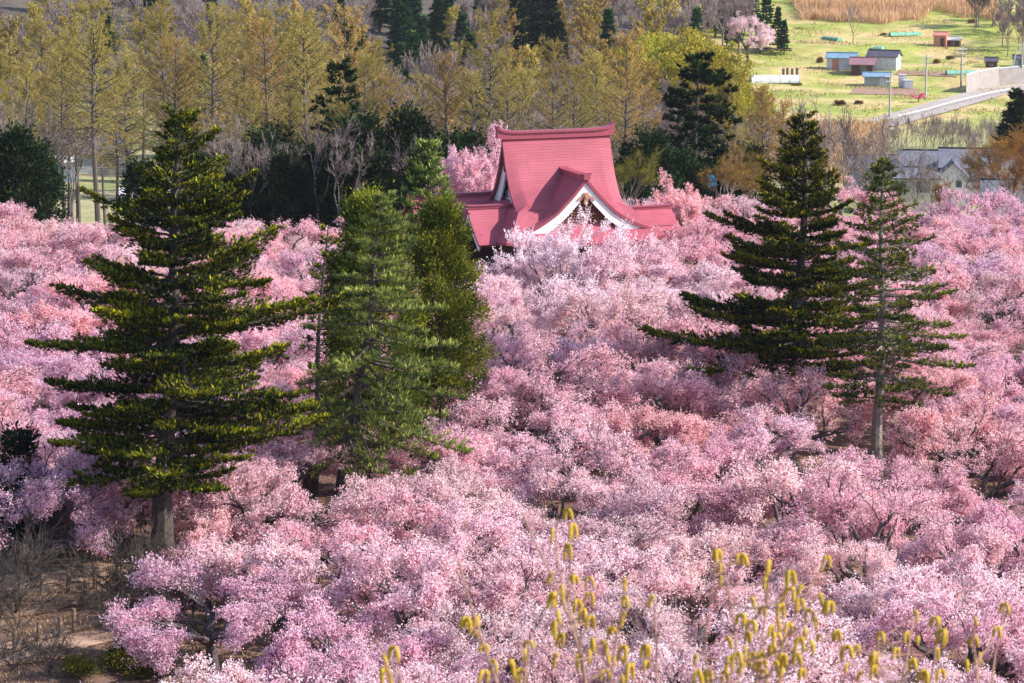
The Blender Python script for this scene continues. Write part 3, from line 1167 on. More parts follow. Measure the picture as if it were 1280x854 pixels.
# front gable
FG = [(0, 8.25), (.45, 7.75), (1.05, 7.05), (2.2, 5.92), (3.4, 5.15), (4.95, 4.55)]
U0 = .22
mb, fpr, flo = profile_roof(mirror(FG), (.6, 5.35), 'v', .2, centre=U0)
fgab = mb.build('front_gable_roof', M['red_roof'], temple)
ridge_cap(.75, 5.5, 8.12, .36, .46, (U0, 0), 'v', .10).build('ridge', M['red_trim'], fgab)
g = MB()
board(g, fpr, 5.10, .12, .56, 'v', U0, drop=.205)
g.build('bargeboard', M['white_paint'], temple)
g = MB()
gable_wall(g, fpr, 4.45, .1, 'v', U0, base=4.3, inset=.3)
fgw = g.build('gable_wall', M['dark_wood'], temple)
M['lattice'] = mat_plain('red_brown_lattice', (.26, .085, .055), .7, .2, 5)
g = MB()
fu = lambda du: np.interp(abs(du), [q[0] for q in FG], [q[1] for q in FG])
for du in np.arange(-3.0, 3.01, .2):
    top_ = fu(du) - .95
    if top_ > 4.5:
        g.box(L3(U0 + du, 4.62, (4.4 + top_) / 2), (.06, .06, top_ - 4.4))
for w_ in np.arange(4.6, 7.3, .2):
    half = np.interp(w_ + .95, [q[1] for q in FG][::-1], [q[0] for q in FG][::-1])
    if half > .15:
        g.box(L3(U0, 4.69, w_), (2 * min(half, 3.0), .05, .05))
g.build('lattice_screen', M['lattice'], fgw)
g = MB()
pendant(g, L3(U0, 5.22, 7.0), .85, 'v')
M['pendant'] = mat_plain('gilt_brown_carving', (.38, .20, .13), .6, .2, 6)
g.build('gable_pendant', M['pendant'], temple)

# small gabled wing on the near end
SG = [(0, 6.05), (.45, 5.45), (1.05, 4.75), (2.5, 3.75)]
mb, spr, slo = profile_roof(mirror(SG), (-7.15, -3.3), 'u', .16, centre=1.5)
wing = mb.build('small_gable_roof', M['red_roof'], temple)
ridge_cap(-7.35, -3.5, 5.95, .26, .34, (1.5, 0), 'u', .06).build('ridge', M['red_trim'], wing)
g = MB()
board(g, spr, -7.02, -.08, .3, 'u', 1.5, drop=.165)
g.build('bargeboard', M['white_paint'], temple)
g = MB()
gable_wall(g, spr, -6.45, .1, 'u', 1.5, base=3.9, inset=.2)
g.build('gable_wall', M['dark_wood'], temple)

# corridor wings
for (ua, ub, vc, top_, hd, eave, nm) in ((-10.0, -3.6, -2.9, 6.35, 2.8, 4.55, 'left'), (3.6, 8.7, .3, 5.25, 2.4, 3.9, 'right')):
    pr_ = [(0, top_), (hd * .5, top_ - (top_ - eave) * .62), (hd, eave)]
    mb, wpr, _ = profile_roof(mirror(pr_), (ua, ub), 'u', .16, centre=vc)
    wr = mb.build('corridor_roof', M['red_roof'], temple)
    ridge_cap(ua - .1, ub + .1, top_ - .08, .26, .34, (vc, 0), 'u', .05).build('ridge', M['red_trim'], wr)
    g = MB()
    g.box(L3((ua + ub) / 2, vc, (eave + .3 + TG - .5) / 2), (ub - ua - .9, hd * 1.5, eave + .3 - TG + .5))
    g.build('wall', M['dark_wood'], temple)

# walls, posts and door under the eaves
g = MB()
g.box(L3(0, 0, (4.6 + TG - .5) / 2), (9.0, 8.8, 4.6 - TG + .5))
tw_ = g.build('wall', M['dark_wood'], temple)
for du in (-4.2, -2.1, 2.1, 4.2):
    g = MB()
    g.box(L3(du, 4.55, (4.3 + TG) / 2), (.32, .3, 4.3 - TG))
    g.build('post', M['dark_wood'], temple)
g = MB()
g.box(L3(0, 4.46, TG + 1.2), (1.9, .1, 2.4))
dr = g.build('door', M['dark_wood'], temple)
for sg in (-1, 1):
    g = MB()
    g.box(L3(sg * .2, 4.54, TG + 1.2), (.06, .08, .4))
    g.build('handle', M['steel'], dr)

#@@HEROES
# ================================================================== HERO CONIFERS
def base_at(px, D):
    return ground(px, D)


def fir_reach(az, t):
    return 1.0


# tallest layered fir
g = base_at(195, 119.5)
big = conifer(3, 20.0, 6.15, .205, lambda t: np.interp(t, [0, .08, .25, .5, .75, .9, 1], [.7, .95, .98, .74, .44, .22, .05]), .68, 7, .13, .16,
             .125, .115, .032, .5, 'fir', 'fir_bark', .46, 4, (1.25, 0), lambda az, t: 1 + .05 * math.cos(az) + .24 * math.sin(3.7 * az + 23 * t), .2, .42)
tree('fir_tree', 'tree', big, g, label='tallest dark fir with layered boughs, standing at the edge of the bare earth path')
# second layered fir
g = base_at(999, 150)
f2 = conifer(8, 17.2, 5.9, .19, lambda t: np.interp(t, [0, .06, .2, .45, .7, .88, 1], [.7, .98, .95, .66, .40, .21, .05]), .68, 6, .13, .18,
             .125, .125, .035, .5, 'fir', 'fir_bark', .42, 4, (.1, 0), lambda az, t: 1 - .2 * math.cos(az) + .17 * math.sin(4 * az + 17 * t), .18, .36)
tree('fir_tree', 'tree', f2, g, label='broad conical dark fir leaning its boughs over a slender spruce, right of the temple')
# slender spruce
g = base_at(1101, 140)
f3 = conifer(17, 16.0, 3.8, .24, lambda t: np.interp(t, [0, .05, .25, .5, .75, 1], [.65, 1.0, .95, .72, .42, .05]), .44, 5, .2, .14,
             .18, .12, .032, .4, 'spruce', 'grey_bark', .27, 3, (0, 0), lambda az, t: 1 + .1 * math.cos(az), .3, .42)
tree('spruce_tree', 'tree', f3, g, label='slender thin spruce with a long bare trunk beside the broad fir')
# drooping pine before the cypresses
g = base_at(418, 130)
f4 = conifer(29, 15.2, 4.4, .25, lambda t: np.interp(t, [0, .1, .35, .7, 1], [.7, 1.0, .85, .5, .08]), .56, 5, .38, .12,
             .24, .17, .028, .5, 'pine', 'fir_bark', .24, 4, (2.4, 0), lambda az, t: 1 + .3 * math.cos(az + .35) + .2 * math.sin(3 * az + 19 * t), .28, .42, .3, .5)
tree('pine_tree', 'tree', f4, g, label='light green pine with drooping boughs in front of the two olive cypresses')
# columnar cypresses
col_prof = lambda t: np.interp(t, [0, .12, .4, .75, .92, 1], [.7, .95, 1.0, .72, .38, .1])
g = base_at(462, 135)
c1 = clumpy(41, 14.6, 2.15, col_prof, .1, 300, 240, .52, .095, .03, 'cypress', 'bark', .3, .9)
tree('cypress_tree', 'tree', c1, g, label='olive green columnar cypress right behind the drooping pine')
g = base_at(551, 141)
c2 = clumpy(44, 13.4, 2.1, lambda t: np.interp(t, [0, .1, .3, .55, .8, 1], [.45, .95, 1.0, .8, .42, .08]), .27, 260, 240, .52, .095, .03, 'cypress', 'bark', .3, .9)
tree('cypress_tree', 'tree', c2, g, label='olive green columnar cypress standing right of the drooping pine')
g = base_at(534, 144)
c3 = conifer(51, 16.2, 1.9, .66, lambda t: np.interp(t, [0, .2, .6, 1], [1.0, .95, .7, .2]), .5, 5, .0, .25, .26, .17, .04, .5, 'pine', 'bark', .2, 3, (0, 0), None, .3, .45, .4, .6)
tree('pine_tree', 'tree', c3, g, label='pale green pine top rising behind the columnar cypress below the temple eaves')
# crooked young pine
g = base_at(388, 133)
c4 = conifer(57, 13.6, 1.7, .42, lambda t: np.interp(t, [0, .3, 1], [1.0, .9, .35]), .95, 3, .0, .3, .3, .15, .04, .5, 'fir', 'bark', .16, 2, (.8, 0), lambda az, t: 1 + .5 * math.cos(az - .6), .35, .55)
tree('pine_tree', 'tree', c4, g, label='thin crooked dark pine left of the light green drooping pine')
# small dark conifer on the left margin
g = base_at(14, 122)
c5 = clumpy(60, 5.2, 1.3, lambda t: np.interp(t, [0, .3, 1], [.8, 1, .2]), .12, 70, 90, .5, .12, .045, 'dark_leaf', 'bark', .12)
tree('yew_tree', 'tree', c5, g, label='small dark yew in the shade beside the earth path')

#@@CHERRIES
# ================================================================== CHERRY GROVE
CH = [cherry(100 + i, [4.5, 4.9, 4.3, 4.7, 4.2, 4.6, 3.9, 5.2][i], [4.0, 4.4, 4.2, 3.7, 4.1, 4.5, 3.3, 4.1][i], [84, 74, 90, 54, 84, 72, 60, 46][i], .036) for i in range(8)]
WHITE = cherry(150, 7.3, 5.4, 90, .045, .75)
TALL = cherry(163, 8.6, 3.9, 96, .045, .3)
TINTS = {
    'whitish pink': (1.0, 1.03, 1.03),
    'pale pink': (.98, .95, .96),
    'rose pink': (.97, .83, .88),
    'salmon pink': (1.0, .83, .82),
    'mauve pink': (.93, .83, .92),
}
cherries = []


def place_cherry(x, y, k, tint, sc=1.0, rz=None, thin=False):
    z = float(terrain(x, y)) - .05
    me = {'w': WHITE, 't': TALL}[k] if isinstance(k, str) else CH[k]
    jit = NPR.uniform(.96, 1.02, 3)
    col = np.clip(np.array(TINTS[tint]) * jit, 0, 1.05)
    if k == 'w' and tint == 'whitish pink':
        col = np.array([1.02, 1.14, 1.12])
    s3 = (sc * NPR.uniform(.94, 1.08), sc * NPR.uniform(.94, 1.08), sc * NPR.uniform(.92, 1.08))
    o = tree('cherry_tree', 'tree', me, (x, y, z), NPR.uniform(0, 6.28) if rz is None else rz, s3, None, 'blossoming cherry trees of the grove', col)
    cherries.append((o, tint))
    return o


heroes_xy = [base_at(*q)[:2] for q in ((195, 119.5), (999, 150), (1101, 140), (418, 130), (462, 135), (556, 141))]
cyaw, syaw = math.cos(YAW), math.sin(YAW)


def free(x, y):
    px, py = pix((x, y, float(terrain(x, y)) + 3))
    if px < -110 or px > 1390:
        return False
    lim = np.interp(px, [0, 300, 600, 830, 950, 1280], [214, 207, 205, 222, 226, 228])
    if y > lim:
        return False
    for hx, hy in heroes_xy:
        if math.hypot(x - hx, y - hy) < 2.3:
            return False
    dx, dy = x - TX, y - TY
    u, v = dx * cyaw + dy * syaw, dx * syaw - dy * cyaw
    if -10.0 < u < 9.5 and -6.0 < v < 8.0:
        return False
    # the bare clearing with the path
    bx, by = pix((x, y, float(terrain(x, y))))
    if 97 < y < 119.3 and 60 < bx < 262:
        return False
    if y < 121 and bx < np.interp(by, [640, 700, 760, 854, 1100], [240, 250, 215, 120, 60]) and y > 84:
        return False
    # keep the trunks of the pine and the two right trees in sight
    for (hx, y0, y1, x0, x1) in ((415, 119, 131, 385, 450), (1100, 128, 141, 1078, 1122), (1000, 141, 151, 980, 1020)):
        if y0 < y < y1 and x0 - 28 < px < x1 + 28:
            return False
    return True


row = 0
y = 84.0
while y < 258:
    w_ = y * .19 + 7
    x = -w_ + (2.9 if row % 2 else 0)
    while x < w_:
        xx, yy = x + NPR.uniform(-1.3, 1.3), y + NPR.uniform(-1.2, 1.2)
        if free(xx, yy):
            px, py = pix((xx, yy, 5))
            # drifts of colour through the grove
            q = math.sin(xx * .09 + 1.3) + math.sin(yy * .075 + xx * .03) + NPR.normal(0, .75)
            tint = 'whitish pink' if q > 1.7 else 'pale pink' if q > .5 else 'rose pink' if q > -.55 else 'salmon pink' if q > -1.4 else 'mauve pink'
            if yy < 112 and px < 620 and NPR.random() < .5:
                tint = 'mauve pink'  # near left trees: purple shade put into the blossom colour
            place_cherry(xx, yy, int(NPR.integers(0, 8)), tint, NPR.uniform(.82, 1.1))
        x += 5.5
    y += 5.1
    row += 1
# the near-white tree before the temple's front gable
p = ground(700, 187.5)
place_cherry(p[0], p[1], 'w', 'whitish pink', .9, 2.2)
p = ground(768, 189)
place_cherry(p[0], p[1], 'w', 'pale pink', .85)
for (px, D, k, tn, s) in ((618, 187, 4, 'pale pink', .7), (822, 193, 0, 'rose pink', 1.05), (850, 197, 3, 'salmon pink', 1.15), (590, 190, 2, 'rose pink', .7)):
    p = ground(px, D)
    place_cherry(p[0], p[1], k, tn, s)
# trees behind the temple's flanks
for (px, D, k, tn, s) in ((600, 215, 't', 'rose pink', 1.05), (584, 219, 't', 'mauve pink', .95), (845, 212, 't', 'salmon pink', .8), (812, 218, 5, 'rose pink', .9), (875, 222, 6, 'salmon pink', 1.1), (490, 214, 4, 'pale pink', .95), (468, 217, 6, 'rose pink', .9)):
    p = ground(px, D)
    place_cherry(p[0], p[1], k, tn, s)
for (px, D, k, tn, s) in ((585, 133, 0, 'pale pink', .95), (545, 130, 4, 'rose pink', .9), (20, 90, 6, 'pale pink', .8), (50, 88, 2, 'rose pink', .75), (110, 87, 6, 'pale pink', .75), (140, 125, 4, 'mauve pink', .8), (70, 122, 3, 'mauve pink', .9)):
    p = ground(px, D)
    place_cherry(p[0], p[1], k, tn, s)
# sparse trees over the clearing; the mauve ones carry shade in their tint
for (px, D, k, tn, s) in ((25, 117.5, 7, 'mauve pink', .92), (105, 121, 7, 'mauve pink', .95), (150, 125, 7, 'mauve pink', .95), (55, 126, 3, 'mauve pink', .95), (258, 114, 6, 'rose pink', .75), (292, 116, 6, 'salmon pink', .8), (40, 93, 6, 'rose pink', .55), (5, 91, 4, 'pale pink', .6), (75, 88, 6, 'whitish pink', .6)):
    p = ground(px, D)
    place_cherry(p[0], p[1], k, tn, s)

#@@BACK
# ================================================================== LARCHES AND WOODS
back = []       # (object, look) for the labels made at the end
LA = [larch(200 + i, 22, [5.0, 4.3, 4.7, 4.0][i], 105, .075, 13, .40) for i in range(4)]
LCOL = {'golden olive larch': (1, 1, 1), 'orange tan larch': (1.05, .88, 1.0), 'yellow green larch': (.93, .95, .85)}
rows_l = [(125, 8, 262, 1), (85, 58, 275, 2), (165, 70, 285, 0), (210, 20, 290, 1), (226, 55, 270, 1), (272, 12, 266, 0), (310, 45, 285, 0), (336, 30, 270, 1), (365, 58, 290, 2), (386, 20, 274, 2),
          (436, 14, 288, 1), (418, 85, 262, 0), (458, 75, 282, 1), (492, 100, 280, 1), (42, 80, 280, 2), (8, 80, 268, 2), (150, 100, 300, 0), (560, 72, 288, 1), (614, 18, 286, 1), (690, 55, 268, 0), (716, 88, 280, 2),
          (745, 72, 300, 0), (780, 45, 262, 1), (803, 82, 285, 1), (655, 92, 300, 2), (590, 92, 300, 0), (530, 98, 302, 0), (250, 60, 305, 2), (400, 60, 310, 0), (100, 40, 310, 0), (185, 30, 315, 1), (300, 20, 320, 0), (350, 15, 322, 2),
          (470, 55, 318, 1), (60, 30, 322, 0), (635, 70, 262, 0), (906, 108, 262, 1), (950, 112, 268, 1), (975, 130, 276, 1), (320, 110, 258, 2), (365, 120, 262, 0), (430, 130, 256, 2)]
rl_ = random.Random(77)
for i in range(14):
    px = rl_.uniform(-10, 480) if i < 9 else rl_.uniform(560, 830)
    rows_l.append((px, rl_.uniform(55, 125), rl_.uniform(292, 335), rl_.choice((0, 0, 1, 2))))
for i, (px, ty, D, c) in enumerate(rows_l):
    if c == 1 and i % 3 == 0:
        c = 2
    g = ground(px, D)
    Ht = ray(px, ty, D)[2] - g[2]
    look = list(LCOL)[c]
    s = Ht / 22
    o = tree('larch_tree', 'tree', LA[i % 4], g, RND.uniform(0, 6.28), (s * 1.0, s * 1.0, s), None, 'larches standing behind the grove', LCOL[look])
    back.append((o, look))

# dark understorey evergreens
DK = [clumpy(220 + i, [8, 7, 9][i], [2.4, 3.0, 2.2][i], lambda t: np.interp(t, [0, .3, .7, 1], [.85, 1, .7, .2]), .06, 120, 70, .8, .2, .09, 'dark_leaf', 'bark', .2) for i in range(3)]
for i, (px, D, s) in enumerate(((28, 232, 1.05), (-8, 236, 1.1), (55, 240, .8), (262, 246, .8), (300, 243, .7), (330, 248, .9), (362, 240, .8), (395, 246, 1.0), (425, 238, .8), (450, 243, 1.15), (480, 238, .9), (510, 244, 1.1), (535, 232, .8), (560, 243, 1.1), (590, 248, .9),
                                  (420, 252, .9), (470, 258, 1.0), (515, 262, .95), (560, 262, .9), (610, 256, .8), (640, 250, .75), (345, 262, 1.1), (300, 262, 1.0), (810, 240, .9), (850, 246, .8), (900, 250, .75), (935, 256, .8), (180, 248, .7))):
    o = tree('evergreen_shrub', 'shrub', DK[i % 3], ground(px, D), RND.uniform(0, 6.28), s, None, 'dark evergreen shrubs under the larches')
    back.append((o, 'dark evergreen shrub'))
# dark pines
PN = [conifer(230 + i, 14, 3.1, .22, lambda t: np.interp(t, [0, .1, .5, .85, 1], [.7, 1, .8, .5, .15]), .85, 4, .05, .15, .42, .3, .11, .5, 'dark_leaf', 'bark', .22, 2, (0, 0), None, .3, .4) for i in range(2)]
for i, (px, ty, D) in enumerate(((868, 66, 254), (893, 92, 262), (845, 110, 266), (428, 80, 258), (782, 178, 236), (512, 190, 250), (470, 170, 262))):
    g = ground(px, D)
    s = (ray(px, ty, D)[2] - g[2]) / 14
    o = tree('pine_tree', 'tree', PN[i % 2], g, RND.uniform(0, 6.28), s, None, 'dark pines among the larches')
    back.append((o, 'dark green pine'))

# bare grey trees
BR = [bare(240 + i, 11, [4.2, 3.6, 4.6, 3.2][i], 5, tw=.022, kt=2, bark='grey_bark', spread=.6) for i in range(4)]
BK = [bare(250 + i, 11, [3.8, 3.4][i], 6, buds=2, tw=.015) for i in range(2)]
for i, (px, ty, D) in enumerate(((1050, 140, 285), (1020, 120, 300), (1085, 150, 290), (985, 130, 300), (960, 140, 290), (1005, 160, 275), (925, 130, 280), (890, 135, 290),
                                  (400, 150, 238), (425, 175, 236), (455, 160, 240), (520, 170, 238), (570, 180, 240), (345, 165, 240), (315, 175, 242), (290, 150, 244), (1085, 172, 345), (1100, 185, 340), (1118, 178, 350), (1140, 195, 344), (1160, 200, 340), (1180, 205, 350), (1205, 200, 345), (555, 165, 250), (530, 185, 244), (500, 180, 254), (95, 145, 262), (45, 130, 262), (12, 120, 265), (440, 150, 262), (820, 150, 262), (760, 150, 270), (650, 120, 272), (590, 130, 276))):
    g = ground(px, D)
    s = (ray(px, ty, D)[2] - g[2]) / 11
    o = tree('bare_tree', 'tree', BR[i % 4], g, RND.uniform(0, 6.28), s, None, 'bare grey trees before the valley')
    back.append((o, 'bare grey tree'))
# budding brush
for i, (px, ty, D, c) in enumerate(((1262, 150, 318, (1.2, .85, .5)), (1285, 160, 310, (1.2, .85, .5)), (1244, 208, 330, (1.25, .75, .8)), (1272, 190, 300, (1.0, .8, .6)), (905, 190, 244, (1, .95, .5)), (935, 185, 250, (1, .9, .5)), (1228, 214, 345, (1.3, .75, .85)), (1172, 226, 340, (1.1, .8, .7)), (785, 190, 232, (.7, .9, .3)))):
    g = ground(px, D)
    s = (ray(px, ty, D)[2] - g[2]) / 11
    o = tree('budding_tree', 'tree', BK[i % 2], g, RND.uniform(0, 6.28), (s * 1.3, s * 1.3, s), None, 'budding trees at the valley edge', c)
    back.append((o, 'tan budding tree'))

# thicket behind the houses
for i in range(40):
    px = 1098 + i * 4.4 + RND.uniform(-3, 3)
    D = RND.uniform(405, 440)
    g = ground(px, D)
    s = (ray(px, RND.uniform(140, 165), D)[2] - g[2]) / 11
    o = tree('bare_tree', 'tree', BR[i % 4], g, RND.uniform(0, 6.28), (s * .9, s * .9, s), None, 'thin bare trees behind the houses')
    back.append((o, 'thin bare tree'))
# far wood on the slope
FC = [conifer(260 + i, 15, 2.7, .1, lambda t: (1 - t) ** .75, .75, 5, .06, .1, .5, .42, .17, .4, 'far_conifer', 'bark', .2, 1, (0, 0), None, .2, .3) for i in range(2)]
FD = [conifer(265, 15, 3.2, .1, lambda t: (1 - t) ** .6, .75, 5, .06, .1, .5, .42, .17, .4, 'dark_leaf', 'bark', .2, 1, (0, 0), None, .2, .3)]
FB = [bare(270 + i, 13, [4.4, 3.8, 4.0][i], 6, tw=.03, thick=.18, bark='bare_twig', kt=2) for i in range(3)]
FL = [larch(280 + i, 16, 3.6, 60, .2, 8) for i in range(2)]
spots = []
yy = 372.0
while yy < 640:
    hw = yy * .19
    x = -hw - 4
    while x < hw:
        xx, y2 = x + RND.uniform(-3, 3), yy + RND.uniform(-4, 4)
        g = np.array([xx, y2, float(terrain(xx, y2))])
        px, py = pix(g + [0, 0, 0])
        tpx, tpy = pix(g + [0, 0, 13])
        x += 7.4 + (yy - 372) * .012
        if tpy < -25 and tpy + 0 < -60:
            continue
        if px > np.interp(py, [0, 60, 100, 130, 190], [905, 935, 950, 930, 900]):
            continue
        if px < 230 and y2 < 440:                      # the open valley seen between the larch trunks
            continue
        if px > 880 and y2 < 545:
            continue
        if 780 < px < 950 and 400 < y2 < 490:          # the bamboo
            continue
        spots.append((g, px, py, tpy))
    yy += 9.5
for i, (g, px, py, tpy) in enumerate(spots):
    r_ = RND.random()
    s = RND.uniform(.8, 1.15)
    con = (450 < px < 565 and tpy < 70) or (640 < px < 700 and tpy < 60)
    if con or r_ < .10:
        k = FC[i % 2] if not (640 < px < 700) else FD[0]
        o = tree('conifer_tree', 'tree', k, g, RND.uniform(0, 6.28), s, None, 'conifers of the wooded slope')
        back.append((o, 'dark green slope conifer'))
    elif r_ < .30:
        look = RND.choice(list(LCOL))
        o = tree('larch_tree', 'tree', FL[i % 2], g, RND.uniform(0, 6.28), s, None, 'larches of the wooded slope', LCOL[look])
        back.append((o, look + ' on the slope'))
    else:
        o = tree('bare_tree', 'tree', FB[i % 3], g, RND.uniform(0, 6.28), s, None, 'bare trees of the wooded slope')
        back.append((o, 'bare brown slope tree'))
for i, (px, by, s) in enumerate(((905, 40, .9), (922, 35, .9), (940, 45, .85), (958, 50, .8), (972, 62, .62), (915, 60, .7), (980, 68, .5), (950, 66, .55), (890, 40, 1.0), (1262, 175, 1.0), (1272, 178, 1.1), (1250, 180, .75))):
    if px > 1200:
        g = ground(px, 390)
        s = (ray(px, {1262: 112, 1272: 118, 1250: 140}[px], 390)[2] - g[2]) / 15
    else:
        g = hit(px, by)
        s *= .9
    o = tree('conifer_tree', 'tree', FC[i % 2] if px < 1200 else FD[0], g, RND.uniform(0, 6.28), (s * 1.2, s * 1.2, s), None, 'conifers beside the meadow')
    back.append((o, 'dark green conifer beside the meadow'))
MB_ = [clumpy(350 + i, 1.3, [1.3, .9][i], lambda t: .95 - .5 * t, .1, 40, 46, .5, .16, .06, 'brush', 'bark', .04, .8) for i in range(2)]
rm_ = random.Random(21)
for i in range(14):
    px, by = rm_.uniform(990, 1275), rm_.uniform(28, 135)
    if by > 150 - (px - 1060) * .25 or (1025 < px < 1150 and 66 < by < 118) or px < 985 + max(0, 60 - by):
        continue
    g = hit(px, by)
    o = tree('low_bush', 'bush', MB_[i % 2], g, rm_.uniform(0, 6.28), (rm_.uniform(.3, .9), rm_.uniform(.3, .7), rm_.uniform(.25, .7)), None, 'low bushes on the meadow banks', rm_.choice(((.35, .3, .3), (.9, .7, .5), (.5, .6, .3), (.6, .45, .4))))
    back.append((o, 'low bush on the meadow'))
# distant cherry at the bamboo's edge
g = hit(935, 78)
s = 1.25
o = tree('cherry_tree', 'tree', CH[1], g, 1.0, (1.4, 1.4, 1.8), 'lone pale pink cherry tree on the far meadow beside the yellow bamboo', None, (1.0, 1.05, 1.04))
# small trees on the meadow
for (px, by, h_, kind, lab) in ((1066, 55, 6.4, 0, 'bare dark tree standing alone in the middle of the green terraces'), (1036, 17, 5.5, 1, 'bare dark tree on the upper terrace below the tan reeds'), (1018, 36, 3.2, 2, 'small pinkish budding tree on the upper terrace')):
    g = hit(px, by)
    me = BR[kind] if kind < 2 else BK[0]
    tree('bare_tree' if kind < 2 else 'budding_tree', 'tree', me, g, 1 + px, h_ * .155 * .62 if kind == 2 else h_ / 11 * 1.25, lab, None, (1.4, .8, .8))
g = hit(1148, 128)
tree('plum_tree', 'tree', CH[6], g, .4, .42, 'small bright magenta plum tree beside the tilled field below the white boxes', None, (.95, .35, .55))
# bare grove in the upper right corner
for i in range(22):
    px, by = RND.uniform(1195, 1300), RND.uniform(22, 78)
    if by > 20 + (px - 1195) * .62 + 12:
        by = 22 + (px - 1195) * .5
    g = hit(px, by)
    o = tree('bare_tree', 'tree', FB[i % 3], g, RND.uniform(0, 6.28), RND.uniform(.55, .75), None, 'mauve bare trees beside the reeds')
    back.append((o, 'mauve bare tree beside the reeds'))
for i in range(12):
    px = 1020 + i * 14 + RND.uniform(-4, 4)
    p = ray(px, 2, 665)
    g = np.array([p[0], 665, float(terrain(p[0], 665))])
    o = tree('conifer_tree', 'tree', FD[0], g, RND.uniform(0, 6.28), RND.uniform(.5, .7), None, 'dark conifers above the reeds')
    back.append((o, 'dark conifer above the reeds'))

# bamboo
def bamboo(seed):
    rng = np.random.default_rng(seed)
    tb, cb = MB(), MB()
    H = 11
    s = np.linspace(0, 1, 9)
    C = []
    for k in range(3):
        b0 = rng.normal(0, .5, 2)
        az = rng.uniform(0, 6.28)
        bend = 2.0 * s ** 3
        hh = H * rng.uniform(.85, 1.05)
        path = np.stack([b0[0] + math.cos(az) * bend, b0[1] + math.sin(az) * bend, hh * s - .9 * s ** 4], 1)
        tb.tube(path, .05 * (1 - s * .8), 5)
        n = 620
        t_ = rng.uniform(.25, 1.0, n)
        c = np.stack([np.interp(t_, s, path[:, j]) for j in range(3)], 1)
        c += rng.normal(0, 1, (n, 3)) * (.15 + .75 * np.sin(np.pi * np.clip((t_ - .2) / .85, 0, 1)))[:, None] * np.array([1, 1, .5])
        C.append(c)
    C = np.concatenate(C)
    n = len(C)
    a = unit(rng.normal(0, .7, (n, 3)) + np.array([0, 0, -.5]))
    b = unit(np.cross(a, rng.normal(0, 1, (n, 3))))
    cb.leaves(C, a * rng.uniform(.14, .3, (n, 1)), b * .07, np.clip(rng.normal(.5, .22, n), 0, 1))
    return tb.mesh('culm', M['moss']), cb.mesh('plume', M['bamboo'])


BB = [bamboo(300 + i) for i in range(3)]
nb_ = 0
for i in range(92):
    px = RND.uniform(780, 958)
    ty = np.interp(px, [780, 830, 870, 900, 925, 958], [42, 32, 32, 60, 85, 102]) + RND.uniform(0, 55)
    D = RND.uniform(408, 470)
    g = ground(px, D)
    s = (ray(px, ty, D)[2] - g[2]) / 10.5
    if s < .35:
        continue
    o = thing('bamboo_plant', 'bamboo', g, RND.uniform(0, 6.28), None, 'yellow bamboos beside the far meadow', (max(s, .7), max(s, .7), s))
    link('culm', BB[i % 3][0], o)
    link('plume', BB[i % 3][1], o)
    back.append((o, 'yellow bamboo'))

# reeds on the ridge: tall dry grass as one mass
mb = MB()
rng = np.random.default_rng(9)
n = 26000
ua = rng.uniform(1018, 1190, n)
P = []
gx = rng.uniform(62, 106, n)
gy = rng.uniform(594, 652, n)
gz = terrain(gx, gy)
wob = np.sin(gx * .22) * 5 + np.sin(gx * .7) * 2
ok = (gy > 606 + wob + (gx - 62) * .22)
C = np.stack([gx, gy, gz], 1)[ok]
n = len(C)
hgt = rng.uniform(.7, 1.5, n)
a = unit(rng.normal(0, .22, (n, 3)) + np.array([0, 0, 1.0]))
b = unit(np.cross(a, rng.normal(0, 1, (n, 3))))
mb.leaves(C + a * (hgt * .9)[:, None], a * hgt[:, None], b * .07, np.clip(rng.normal(.5, .25, n), 0, 1))
tag(mb.build('reeds', M['reed']), kind='stuff')
# dry grass on the near edge of the meadow
mb = MB()
n = 14000
px = rng.uniform(955, 1100, n)
D = rng.uniform(395, 470, n)
gx = (px - 640) / F * D * 1.02
C = np.stack([gx, D, terrain(gx, D)], 1)
hgt = rng.uniform(.3, .8, n)
a = unit(rng.normal(0, .3, (n, 3)) + np.array([0, 0, 1.0]))
b = unit(np.cross(a, rng.normal(0, 1, (n, 3))))
mb.leaves(C + a * (hgt * .9)[:, None], a * hgt[:, None], b * .08, np.clip(rng.normal(.4, .3, n), 0, 1))
tag(mb.build('dry_grass', M['reed']), kind='stuff')

